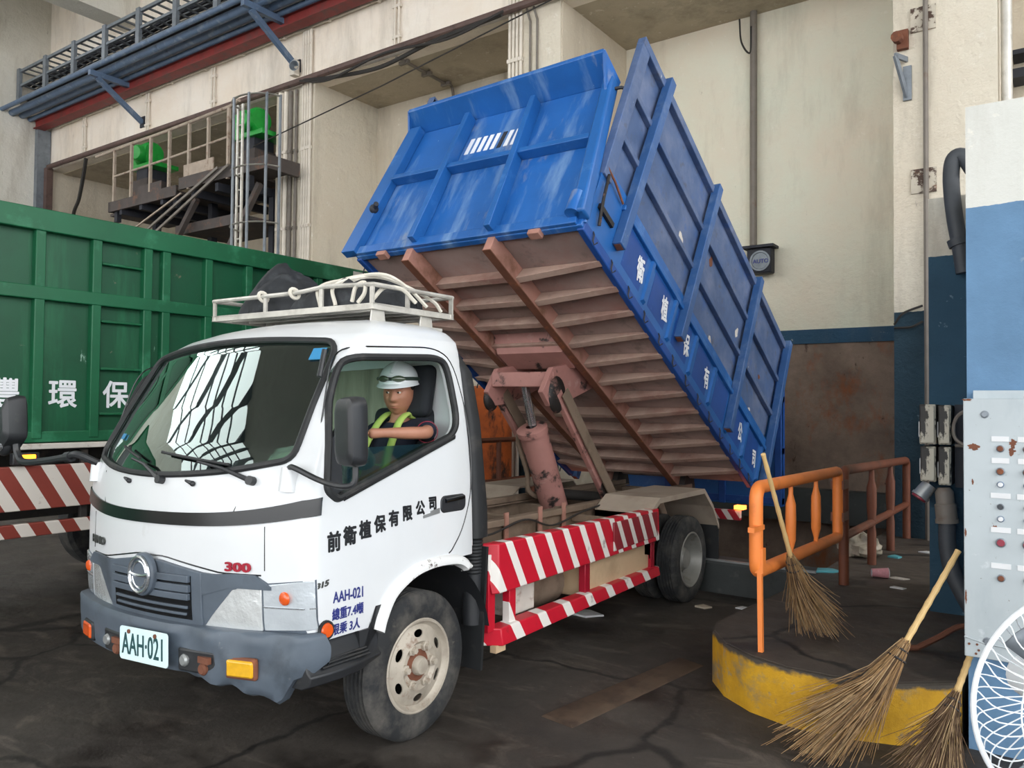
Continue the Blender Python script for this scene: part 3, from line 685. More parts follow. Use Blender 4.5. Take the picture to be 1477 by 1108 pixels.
for s in (1, -1):
    a, b = (.585, .75) if s > 0 else (-.75, -.585)
    h = patch(a, b, .535, .638, .088, .03, 8, 4, fsb).build('fog_lamp_rim', 'rust' if s > 0 else 'black_plastic', bumper, bev=.012)
    patch(a+.012, b-.012, .548, .626, .098, .02, 8, 4, fsb).build('fog_lamp', 'amber' if s > 0 else 'orange_lens', bumper, bev=.01)
# number plate
def plate_pt(u, v, t): return lean((-.125+u*.985, -1.075+u*.035-t, .545+v+u*.012))
mb = MB(lambda p: plate_pt(p[0], p[2], p[1])); pl = rrect(0, .41, 0, .165, .018); mb.prism(pl, 1, 0, .006)
lp = mb.build('number_plate', 'plate', bumper, bev=.0015)
text('plate_characters', 'AAH·021', .152, lambda u, v, t: plate_pt(.024+u, .031+v, .006+t), 'plate_ink', lp, bold=.0006, xscale=.62, spacing=1.02)
mb = MB(lambda p: plate_pt(p[0], p[2], p[1])); 
for u in (.085, .31): mb.cyl((u, .003, .143), (u, .012, .143), .011, 10)
mb.build('rusty_bolt', 'rust', lp)
# raised letters on the nose
def front_text(name, body, x, z, size, m, xs=1., bold=0., sh=0.):
    text(name, body, size, lambda u, v, t: lean(FS(x+u, z+v, .004+t)), m, TR, bold, .003, xscale=xs, shear=sh)
front_text('nose_lettering', '300', .545, 1.022, .058, 'letter_red', 1.75, .0022)
front_text('nose_lettering', 'HINO', -.80, 1.062, .058, 'letter_grey', 1.7, .002)
# wipers, washer jets
for path, bl in ((((.065, .022, 1.442), (-.11, .03, 1.51), (-.25, .035, 1.535)), ((-.44, .028, 1.60), (-.19, .03, 1.54))), (((.68, .022, 1.445), (.50, .032, 1.495), (.33, .035, 1.525)), ((.005, .03, 1.575), (.53, .03, 1.515)))):
    mb = MB(lean); mb.tube([FS(x, z, o) for x, o, z in path], [.013, .009, .006], 6); mb.cyl(FS(path[0][0], path[0][2], 0), FS(path[0][0], path[0][2], .035), .022, 12); wp = mb.build('wiper', 'black_plastic', TR)
    mb = MB(lean); mb.tube([FS(bl[0][0]+(bl[1][0]-bl[0][0])*t/6, bl[0][2]+(bl[1][2]-bl[0][2])*t/6, .02) for t in range(7)], .008, 6); mb.build('wiper_blade', 'black_rubber', wp)
for x in (-.26, .31):
    mb = MB(lean); mb.ball(FS(x, 1.428, .008), (.016, .012, .014)); mb.tube([FS(x, 1.43, .012), FS(x-.045, 1.442, .016)], [.012, .006], 6); mb.build('washer_jet', 'black_plastic', TR)
for x, z, w_, h_ in ((.725, 2.075, .075, .06), (-.64, 1.665, .05, .03)):
    patch(x-w_/2, x+w_/2, z-h_/2, z+h_/2, -.002, .004, 3, 2).build('windscreen_sticker', 'sticker_blue', TR)
# mirrors
def mirror():
    mb = MB(lean)
    rings = []
    for t, sc_ in ((-1, .86), (-.8, .98), (0, 1), (.7, .93), (.95, .75), (1, .6)):
        w_, h_ = .098*sc_, .155*sc_
        rings.append([(1.27+x_*.94, -.80-.055*t+x_*-.30, 1.675+z_) for x_, z_ in rrect(-w_, w_, -h_, h_, .045*sc_, 5)])
    mb.grid(rings, True); mb.add(rings[0], [tuple(range(len(rings[0])))]); mb.add(rings[-1], [tuple(range(len(rings[0])))])
    h = mb.build('mirror_housing', 'black_plastic', TR)
    mb = MB(lean); rr = [(1.27+x_*.94, -.80+.057-x_*.30, 1.675+z_) for x_, z_ in rrect(-.075, .075, -.125, .125, .03, 5)]; mb.add(rr, [tuple(range(len(rr)))]); mb.build('mirror_glass', 'chrome', h)
    a = FS(.865, 1.50, .02)
    mb = MB(lean); pth = spline([a, a+np.array((.07, -.03, .005)), a+np.array((.22, -.01, -.05)), (1.24, -.83, 1.435), (1.29, -.80, 1.45), (1.29, -.79, 1.54)], 6)
    mb.tube(pth, .014, 8); mb.build('mirror_arm', 'black_plastic', TR)
    for s in (1, -1):
        mb = MB(lean); mb.cyl(FS(s*.865, 1.40, -.01), FS(s*.865, 1.505, .012), .045, 16, .042); mb.build('mirror_mount', 'white_paint', TR)
    # passenger side: mirrors folded out on a long arm
    mb = MB(lean); mb.tube(spline([FS(-.84, 1.50, .02), (-.93, -.90, 1.56), (-1.05, -.90, 1.545), (-1.35, -.90, 1.517), (-1.62, -.90, 1.51), (-1.70, -.90, 1.56), (-1.72, -.90, 1.62)], 6), .022, 8); mb.tube([(-1.0, -.90, 1.548), (-1.06, -.90, 1.543)], .032, 10); ar = mb.build('mirror_arm', 'black_plastic', TR)
    mb = MB(lean); rows = []
    for y, k in ((-.99, .55), (-.965, .9), (-.90, 1.), (-.86, .97), (-.85, .85)):
        pts = roundpoly([(-1.66, 1.66), (-1.675, 1.93), (-1.72, 1.945), (-1.82, 1.82), (-1.90, 1.62), (-1.80, 1.56)], .035, 3)
        rows.append([(-1.75+(p[0]+1.75)*k, y, 1.74+(p[1]-1.74)*k) for p in pts])
    mb.grid(rows, True); mb.add(rows[0], [tuple(range(len(rows[0])))]); mb.add(rows[-1], [tuple(range(len(rows[0])))]); h = mb.build('mirror_housing', 'black_plastic', TR)
    mb = MB(lean); mb.ball((-1.82, -.93, 1.63), (.085, .05, .085), 20, 12); h2 = mb.build('round_mirror_housing', 'black_plastic', TR)
    mb = MB(lean); mb.ball((-1.815, -.965, 1.635), (.066, .025, .066), 20, 12); mb.build('mirror_glass', 'chrome', h2)
mirror()
mb = MB(lean); mb.tube([SS(-.615, 2.075, .02), SS(-.665, 1.94, .02)], .013, 8); mb.build('door_hinge_cover', 'black_plastic', TR)
mb = MB(lean)   # intake snorkel behind the cab
rows = []
for z, y0, y1, x0, x1 in ((1.02, .44, .60, .78, .985), (1.2, .44, .60, .78, .985), (1.7, .43, .56, .79, .97), (2.0, .40, .52, .80, .94), (2.10, .36, .46, .80, .90), (2.15, .33, .40, .80, .86)):
    rows.append([(x0+(x1-x0)*(.5+p[0]), y0+(y1-y0)*(.5+p[1]), z) for p in rrect(-.5, .5, -.5, .5, .3, 3)])
mb.grid(rows, True); mb.add(rows[-1], [tuple(range(len(rows[0])))]); mb.build('air_intake', 'black_rubber', TR)
mb = MB(); mb.tube([(.89, .53, z) for z in np.linspace(.80, 1.06, 27)], [.058+.006*(k % 2) for k in range(27)], 12); mb.build('intake_bellows', 'black_rubber', TR)
mb = MB(); mb.cyl((.89, .53, .50), (.89, .53, .80), .062, 14); mb.build('intake_duct', 'black_plastic', TR)
# door furniture
hp = rrect(.115, .335, 1.205, 1.30, .035)
mb = MB(lean); mb.prism([(y+.06*(z-1.25), z) for y, z in hp], 0, .98, 1.008); hd = mb.build('door_handle', 'black_plastic', TR, bev=.006)
mb = MB(lean); mb.tube([(1.012, .15, 1.272), (1.018, .23, 1.278), (1.012, .31, 1.282)], .012, 8); mb.build('handle_grip', 'gloss_black', hd)
mb = MB(lean); mb.prism([(-.03, 1.195), (.105, 1.21), (.105, 1.238), (.03, 1.228), (.03, 1.218), (-.03, 1.21)], 0, 1.0, 1.008); mb.build('door_badge', 'steel', TR)
def side_text(name, body, y, z, size, m, xs=1., bold=0., rise=0., par=TR, sh=0., grow=0.):
    return text(name, body, size, lambda u, v, t: lean(SS(y+u, z+v*(1-grow*u)+rise*u, .0015+t)), m, par, bold, .0008, xscale=xs, shear=sh)
for i, ch in enumerate('前衛植保有限公司'):
    side_text('door_lettering', ch, -.705+.103*i, 1.118+.0175*i, .098-.003*i, 'letter_black', .90, .0035)
side_text('door_lettering', '815', -.775, .947, .036, 'letter_grey', 1.45, .002, .14, sh=.15)
side_text('door_lettering', 'AAH-021', -.668, .868, .072, 'letter_blue', .72, .0014, -.02)
side_text('door_lettering', '總重7.4噸', -.675, .79, .06, 'letter_blue', .80, .0014, -.01)
side_text('door_lettering', '限乘 3人', -.672, .718, .058, 'letter_blue', .84, .0014, .0)
mb = MB(lean); mb.lathe([(.0, .022), (.03, .02), (.036, .01), (.037, 0)], (1.0, -.715, .752), (1, 0, 0), 18); il = mb.build('side_indicator', 'orange_lens', TR)
mb = MB(lean); mb.lathe([(.036, .0), (.036, .012), (.045, .012), (.047, 0)], (1.0, -.715, .752), (1, 0, 0), 18); mb.build('indicator_bezel', 'black_rubber', il)
# flared wheel-arch lip
for s in (1, -1):
    mb = MB(lean); rows = []
    AP = [(-.405, .69), (-.375, .76), (-.305, .86), (-.20, .925), (-.08, .966), (.08, .98), (.25, .965), (.335, .93), (.365, .895)]
    AP = [(p.x, p.y) for p in resample(spline([(a, b, 0) for a, b in AP], 5), .02)]
    for i, (y, z) in enumerate(AP):
        c_ = (.02, .45); dx, dz_ = c_[0]-y, c_[1]-z; L = math.hypot(dx, dz_); dx /= L; dz_ /= L; k = .055 if i < len(AP)-2 else .03
        rows.append([(s*.985, y, z), (s*1.015, y+dx*.006, z+dz_*.006), (s*1.035, y+dx*k*.5, z+dz_*k*.5), (s*1.03, y+dx*k, z+dz_*k), (s*.98, y+dx*(k+.012), z+dz_*(k+.012))])
    mb.grid(rows); mb.add(rows[0], [(0, 1, 2, 3, 4)]); mb.add(rows[-1], [(0, 1, 2, 3, 4)]); mb.build('wheel_arch_lip', 'white_lip', TR, ang=60)
    mb = MB(lean); rows = [[(s*1.0, .02+r*math.cos(a), .42+r*math.sin(a)), (s*.3, .02+r*math.cos(a), .42+r*math.sin(a))] for r in (.53,) for a in np.linspace(.15, PI-.15, 20)]
    mb.grid(rows); mb.build('wheel_arch_liner', 'black_plastic', TR)
# step below the door
for s in (1, -1):
    mb = MB(lean); rows = []
    for y in np.linspace(-.83, -.36, 12):
        t = (y+.83)/.47; zb_ = .50+.03*max(0, t-.75)*4; xo = 1.0+.035*math.sin(PI*min(1, .15+t))
        rows.append([(s*(.96), y, .715-.02*t), (s*(.985), y, .66), (s*(xo-.01), y, .585), (s*(xo+.015), y, .565), (s*xo, y, zb_+.02), (s*(xo-.05), y, zb_), (s*.7, y, zb_), (s*.7, y, .70)])
    mb.grid(rows, True); mb.add(rows[0], [tuple(range(8))]); mb.add(rows[-1], [tuple(range(8))]); st = mb.build('step', 'black_plastic', TR, bev=.006)
    for k in range(3): mb = MB(lean); mb.tube([(s*(1.028-.012*k), y, .592+.012*k) for y in np.linspace(-.76, -.46, 6)], .007, 6); mb.build('step_tread', 'black_rubber', st)
    mb = MB(lean); mb.prism([(-.50, .70), (-.36, .70), (-.32, .86), (-.38, .82), (-.41, .56), (-.50, .55)], 0, s*.93, s*1.0); mb.build('splash_panel', 'black_plastic', TR)
    mb = MB(); mb.box((s*.80, .535, .60), (.36, .02, .72), Euler((math.radians(-4), 0, 0)).to_matrix()); mb.build('mud_flap', 'black_rubber', TR)
# roof rack
RZ = 2.352
def rackp(p): return (p[0]-.058, p[1], p[2]-.012-.004*(p[0]-.7))
mb = MB(rackp)
rx0, rx1, ry0, ry1 = -.80, .71, -.09, .62
mb.bb((rx0, ry0, RZ), (rx1, ry0+.035, RZ+.035)); mb.bb((rx0, ry1-.035, RZ), (rx1, ry1, RZ+.035)); mb.bb((rx0, ry0, RZ), (rx0+.035, ry1, RZ+.035)); mb.bb((rx1-.035, ry0, RZ), (rx1, ry1, RZ+.035))
for k in range(1, 5): y = ry0+(ry1-ry0)*k/5; mb.bb((rx0, y-.015, RZ+.005), (rx1, y+.015, RZ+.025))
rk = mb.build('roof_rack', 'bare_alloy', TR, bev=.004)
mb = MB(rackp); ht = lambda x: RZ+.135+.025*max(0, min(1, (x-.05)/.3))
loop = [(rx0+.01, ry0+.01), (-.3, ry0+.01), (-.05, ry0+.01), (.1, ry0+.01), (.3, ry0+.01), (rx1-.01, ry0+.01), (rx1-.01, ry1-.01), (0, ry1-.01), (rx0+.01, ry1-.01)]
lp3 = [(x, y, ht(x)-(.02 if x > .6 else 0)) for x, y in loop]
lp3 = [(p.x, p.y, p.z) for p in resample(lp3, .06, True)]
mb.tube(lp3, .014, 8, True); mb.build('rack_rail', 'bare_alloy', rk)
for x, y in ((rx0+.02, ry0+.01), (-.25, ry0+.01), (.27, ry0+.01), (rx1-.02, ry0+.01), (rx1-.01, ry1-.02), (rx1-.01, .2), (rx0+.01, ry1-.02), (0, ry1-.01)):
    mb = MB(rackp); mb.bar((x, y, RZ+.03), (x, y, ht(x)-(.02 if x > .6 else 0)), .028, .012, (0, 1, 0)); mb.build('rack_upright', 'bare_alloy', rk)
for x, y in ((.66, ry0+.06), (.66, .38), (-.55, .30)):
    s = 1 if x > 0 else -1; mb = MB(rackp)
    zf = 2.262 if s > 0 else 2.262; mb.prism([(y-.05, RZ), (y+.05, RZ), (y+.06, zf+.02), (y-.06, zf+.02)], 0, x+s*.02, x+s*.03); mb.bb((x+s*.02, y-.07, zf), (x+s*.10, y+.07, zf+.02)); mb.build('rack_foot', 'bare_alloy', rk, bev=.003)
# cab interior
mb = MB(lean); mb.bb((-.94, -.75, .74), (.94, -.52, .80)); mb.bb((-.94, -.56, .955), (.94, .36, .98)); mb.bb((-.94, -.56, .78), (.94, -.53, .97)); mb.build('cab_floor', 'black_plastic', TR)
mb = MB(lean)
rows = [[(x, front_y(x, 1.45)+dy, z) for x in np.linspace(-.88, .88, 16)] for dy, z in ((.05, 1.0), (.05, 1.44), (.12, 1.475), (.30, 1.47), (.40, 1.40), (.42, 1.0))]
mb.grid(rows); db = mb.build('dashboard', 'dash', TR)
mb = MB(lean); mb.ball((.50, -.47, 1.47), (.24, .13, .10), 20, 12); mb.build('instrument_hood', 'dash', db)
for xc, wd, nm in ((.50, .46, 1), (-.30, .70, 0)):
    mb = MB(lean); mb.box((xc, .06, 1.16), (wd, .50, .16)); st = mb.build('seat_cushion', 'seat_cloth', TR, bev=.05, seg=4)
    mb = MB(lean); R_ = Euler((math.radians(-12), 0, 0)).to_matrix(); mb.box((xc, .335 if nm else .30, 1.50 if nm else 1.38), (wd, .13, .62 if nm else .36), R_); mb.build('seat_back', 'seat_cloth', TR, bev=.05, seg=4)
    if nm: mb = MB(lean); mb.box((xc+.10, .345, 1.90), (.32, .09, .32), R_); mb.build('headrest', 'seat_cloth', TR, bev=.045, seg=4)
sw = MB(lean); ctr = Vector((.49, -.17, 1.575)); nrm = Vector((0, .55, .84)).normalized(); ex = Vector((1, 0, 0)); ey = nrm.cross(ex)
sw.tube([ctr+.215*(math.cos(a)*ex+math.sin(a)*ey) for a in np.linspace(0, 2*PI, 36, endpoint=False)], .017, 8, True); swo = sw.build('steering_wheel', 'dash', TR)
sw = MB(lean); sw.ball(ctr-nrm*.03, (.06, .06, .03))
for a in (0, PI, -PI/2): sw.tube([ctr-nrm*.03, ctr+.21*(math.cos(a)*ex+math.sin(a)*ey)], .014, 6)
sw.tube([ctr-nrm*.03, ctr-nrm*.40], .03, 8); sw.build('steering_column', 'dash', swo)
mb = MB(lean); mb.bb((-.68, -.20, 2.214), (.68, .3, 2.224)); mb.build('cab_headlining', 'cab_lining', TR)
# ------------------------------------------------------------------ wheels
def wheel_tyre(x, y, s, R, wdt, dish):
    """s = outward direction; tyre and rim as two meshes"""
    o = (x, y, R); ax = (s, 0, 0); h = wdt/2
    pr = [(.235, -h*.8), (.27, -h*.98), (.32, -h*1.0), (R-.035, -h*.93), (R-.008, -h*.78)]
    for k in range(-2, 3): c = h*.28*k; pr += [(R, c-h*.10), (R-.01, c-h*.05), (R-.01, c+h*.05), (R, c+h*.10)]
    pr += [(R-.008, h*.78), (R-.02, h*.88), (R-.045, h*.95), (.325, h*1.0), (.28, h*1.0), (.26, h*.96), (.235, h*.86)]
    mb = MB(); mb.lathe(pr, o, ax, 56); ty = mb.build('wheel', 'tyre', TR, ang=25)
    return ty, o, ax, h
def front_wheel(s):
    ty, o, ax, h = wheel_tyre(s*.85, 0, s, .395, .205, 0)
    rim = MB(); rim.lathe([(.242, -h*.7), (.242, h*.78), (.252, h*.95), (.246, h*1.0), (.236, h*.98), (.228, h*.80), (.215, h*.70), (.20, h*.80), (.13, h*.98), (.112, h*.80), (.0, h*.80), (.0, h*.73), (.11, h*.73), (.13, h*.91), (.2, h*.73), (.215, h*.6), (.235, h*.5), (.235, -h*.7), (.242, -h*.7)], o, ax, 48)
    cs = []
    for k in range(6):
        a = PI/6+k*PI/3; c = MB(); y_, z_ = .172*math.cos(a), .172*math.sin(a); t = Vector((0, -math.sin(a), math.cos(a))); r_ = Vector((0, math.cos(a), math.sin(a)))
        ring = [t*.035*math.cos(b)+r_*.021*math.sin(b) for b in np.linspace(0, 2*PI, 14, endpoint=False)]
        p = Vector((0, o[1]+y_, o[2]+z_)); c.grid([[Vector((o[0]+s*q, 0, 0))+p+v for v in ring] for q in (h*.3, h*1.2)], True)
        n_ = len(ring); c.f.append(tuple(range(n_))); c.mi.append(0); c.f.append(tuple(range(n_, 2*n_))); c.mi.append(0); cs.append(c)
    me = bool_mesh(rim, cs); rm = finish('wheel_rim', setmat(me, 'rim'), ty, ang=30)
    hub = MB(); hub.lathe([(.052, h*.78), (.05, h*1.05), (.042, h*1.2), (.0, h*1.22)], o, ax, 18); hub.build('hub', 'rim', rm)
    ru = MB(); ru.lathe([(.085, h*.805), (.05, h*.86)], o, ax, 24); ru.build('hub_plate', 'rust', rm)
    for k in range(6):
        a = k*PI/3; nt = MB(); p = Vector((o[0], o[1]+.108*math.cos(a), o[2]+.108*math.sin(a))); nt.lathe([(.030, h*.8), (.030, h*.98), (.018, h*1.0), (.017, h*1.2), (0, h*1.2)], p, ax, 6); nt.build('lug_nut', 'rim', rm, smooth=False)
    d = MB(); d.lathe([(.0, -h*.2), (.225, -h*.2)], o, ax, 24); d.build('brake_drum', 'pit_dark', rm)  # drum coloured black so the rim holes show shade
front_wheel(1); front_wheel(-1)
WB = 3.76
def rear_wheel(s):
    for x, outer in ((s*.83, True), (s*.57, False)):
        ty, o, ax, h = wheel_tyre(x, WB, s, .395, .205, 0)
        rim = MB(); rim.lathe([(.242, -h*.7), (.242, h*.78), (.254, h*.95), (.246, h*1.02), (.236, h*.98), (.226, h*.6), (.21, h*.0), (.19, -h*.4), (.11, -h*.45), (.11, h*.1), (.085, h*.5), (.0, h*.5)] if outer else [(.242, -h*.7), (.242, h*.78), (.20, h*.6), (0, h*.6)], o, ax, 40)
        rm = rim.build('wheel_rim', 'rim_dark', ty, ang=30)
        if outer:
            for k in range(6):
                a = k*PI/3; nt = MB(); p = Vector((o[0], o[1]+.15*math.cos(a), o[2]+.15*math.sin(a))); nt.lathe([(.02, -h*.42), (.02, -h*.1), (0, -h*.1)], p, ax, 6); nt.build('lug_nut', 'rim_dark', rm, smooth=False)
rear_wheel(1); rear_wheel(-1)
mb = MB(); mb.cyl((-.6, WB, .395), (.6, WB, .395), .07, 14); mb.ball((0, WB, .395), .17); mb.build('rear_axle', 'dark_under', TR)
mb = MB(); mb.cyl((-.75, 0, .36), (.75, 0, .36), .05, 12); mb.build('front_axle', 'dark_under', TR)
# ------------------------------------------------------------------ chassis
for s in (1, -1):
    mb = MB(); x = s*.40
    mb.bb((x-.005, -.6, .70), (x+.005, 5.0, .92)); mb.bb((x-s*.06 if s > 0 else x, -.6, .912), (x if s > 0 else x+.06, 5.0, .922)); mb.bb((x-.06 if s > 0 else x, -.6, .70), (x if s > 0 else x+.06, 5.0, .71))
    mb.build('chassis_rail', 'frame_tan', TR)
    mb = MB(); mb.bb((s*.36, 1.0, .925), (s*.44, 4.95, .975)); mb.build('subframe_rail', 'frame_tan', TR, bev=.006)
for y in (.7, 1.35, 2.1, 2.9, 3.6, 4.4, 4.95):
    mb = MB(); mb.bb((-.40, y-.04, .72), (.40, y+.04, .90)); mb.build('cross_member', 'frame_tan', TR, bev=.006)
mb = MB(); mb.bb((-.32, .42, .95), (.20, .8, 1.10)); mb.build('engine_cover', 'dark_under', TR, bev=.02)
for y in (1.5, 1.95, 2.3):
    mb = MB(); mb.bar((.44, y, .74), (.44, y, 1.02), .05, .012, (1, 0, 0)); mb.build('clamp_bracket', 'bed_sill', TR)
mb = MB(); mb.tube(spline([(.46, .9, .95), (.5, 1.2, .90), (.47, 1.7, .95), (.46, 2.1, .86), (.5, 2.5, .93), (.46, 3.1, .96)], 8), .008, 6); mb.build('brake_hose', 'cable_black', TR)
mb = MB(); mb.prism([(1.55, .96), (2.35, .96), (2.25, 1.07), (1.60, 1.06)], 0, -.9, -.45); mb.build('far_fender', 'fender_tan', TR, bev=.01)
for y, x0, x1 in ((2.45, .44, .97), (2.9, .44, .97), (.75, .44, .97)):
    mb = MB(); mb.bb((x0, y-.025, .86), (x1, y+.025, .91)); mb.build('guard_bracket', 'frame_tan', TR)
# striped side guards
GP = [(.965, .62, .95), (1.0, .61, .665)]
mb = MB(); mb.hexa([(.965, .62, .66), (1.0, .66, .665), (1.0, 2.92, .69), (.965, 2.92, .69), (.90, .60, .965), (.99, .66, .965), (.99, 2.92, .955), (.90, 2.92, .955)])
gd = mb.build('side_guard', 'guard_stripe', TR, bev=.008)
mb = MB(); mb.hexa([(1.0, 2.1, .715), (1.012, 2.1, .715), (1.012, 2.86, .735), (1.0, 2.86, .735), (.995, 2.1, .93), (1.008, 2.1, .93), (1.008, 2.86, .935), (.995, 2.86, .935)]); mb.build('patch_plate', 'guard_plate', gd, bev=.004)
mb = MB(); mb.hexa([(.86, .60, .34), (1.0, .70, .34), (1.0, 2.94, .395), (.90, 2.94, .395), (.90, .58, .455), (.985, .70, .445), (.985, 2.94, .47), (.9, 2.94, .47)]); lg = mb.build('lower_guard', 'guard_stripe_low', TR, bev=.008)
for y in (.64, .86, 1.80, 2.88):
    mb = MB(); mb.bb((.90, y-.035, .43), (.955, y+.035, .90 if y < .7 else .70)); mb.build('guard_post', 'guard_stripe_low' if y < 1 else 'letter_red', gd, bev=.004)
mb = MB(); mb.bb((.93, .66, .30), (.975, .76, .345)); mb.build('guard_block', 'box_tan', lg)
mb = MB(); mb.bb((.42, 1.85, .40), (.93, 2.86, .80)); mb.build('tool_box', 'box_tan', TR, bev=.012)
mb = MB(); mb.bb((.55, .95, .44), (.86, 1.25, .62)); mb.build('battery_box', 'dirty_white', TR, bev=.01)
mb = MB(); mb.cyl((.62, 1.3, .52), (.62, 1.75, .52), .17, 20); mb.build('air_tank', 'frame_tan', TR)
mb = MB(); mb.cyl((-.9, .9, .55), (-.9, 2.2, .55), .22, 20); mb.build('fuel_tank', 'dark_under', TR)
# rear mudguards
for s in (1, -1):
    FP = [(2.78, .60), (2.78, .93), (2.97, 1.035), (3.95, 1.035), (4.17, .86), (4.32, .66)]
    mb = MB(); th = .012
    rows = [[(s*.46, y, z), (s*.98, y, z), (s*.98, y, z-.045), (s*.97, y, z-.045), (s*.97, y, z-.014), (s*.46, y, z-.014)] for y, z in FP]
    mb.grid(rows, True); mb.add(rows[0], [tuple(range(6))]); mb.add(rows[-1], [tuple(range(6))])
    mg = mb.build('mudguard', 'fender_tan', TR, smooth=False)
    mb = MB(); mb.bb((s*.50, 4.32, .26), (s*.97, 4.34, .70)); mb.build('mudguard_flap', 'black_rubber', mg)
mb = MB(); mb.bb((-.95, 4.98, .62), (.95, 5.04, .72)); mb.build('rear_bumper', 'tail_stripe', TR)
for s in (1, -1):
    mb = MB(); mb.bb((s*.90, 4.95, .735), (s*1.0, 5.05, .775)); mb.build('tail_lamp', 'lamp_tail', TR)
# ------------------------------------------------------------------ dump body, tilted about its rear hinge: a along the floor from the front, n square to it
TILT = math.radians(30.5); HY, HZ, BL = 4.9, 1.04, 3.98
_ca, _sa = math.cos(TILT), math.sin(TILT)
def BX(p):
    """(x, a, n) -> truck"""
    a = p[1]-BL; return (p[0], HY+a*_ca+p[2]*_sa, HZ-a*_sa+p[2]*_ca)
HW = 1.10
mb = MB(BX); mb.bb((-HW+.01, 0, -.005), (HW-.01, BL, .02)); bed = mb.build('dump_body', 'bed_floor', TR)
def bp(name, mb, m, par=None, **k): return mb.build(name, m, par or bed, **k)
# underside: sills and cross ribs
for x in (-.48, .33):
    mb = MB(BX); mb.bb((x-.035, -.03, -.15), (x+.035, BL-.02, -.006)); bp('sill', mb, 'bed_sill', bev=.005)
    mb = MB(BX); mb.bb((x-.037, -.03, -.156), (x+.037, BL-.02, -.149)); bp('sill_flange', mb, 'rust')
for k in range(12):
    a = .39+.30*k
    for x0, x1, t0, t1 in ((-HW+.03, -.515, .05, .13), (-.445, .295, .115, .115), (.365, HW-.03, .13, .05)):
        if x0 == -.445 and 4 <= k <= 6: continue
        mb = MB(BX); f = .055
        mb.hexa([(x0, a-f, -t0), (x1, a-f, -t1), (x1, a+.012, -t1), (x0, a+.012, -t0), (x0, a-f*.2, -.005), (x1, a-f*.2, -.005), (x1, a+.012, -.005), (x0, a+.012, -.005)])
        bp('cross_rib', mb, 'bed_rib', bev=.004)
for s in (1, -1):
    mb = MB(BX); mb.bb((s*(HW-.05), 0, -.05), (s*(HW+.005), BL+.05, .03)); bp('edge_rail', mb, 'bed_blue_dark', bev=.008)
mb = MB(BX); mb.bb((-HW, -.03, -.035), (HW, .03, .05)); bp('front_edge', mb, 'bed_blue_front', bev=.01)
for x in (-.78, .72): mb = MB(BX); mb.bb((x-.05, -.05, -.07), (x+.05, .02, -.02)); bp('stop_bracket', mb, 'bed_sill', bev=.005)
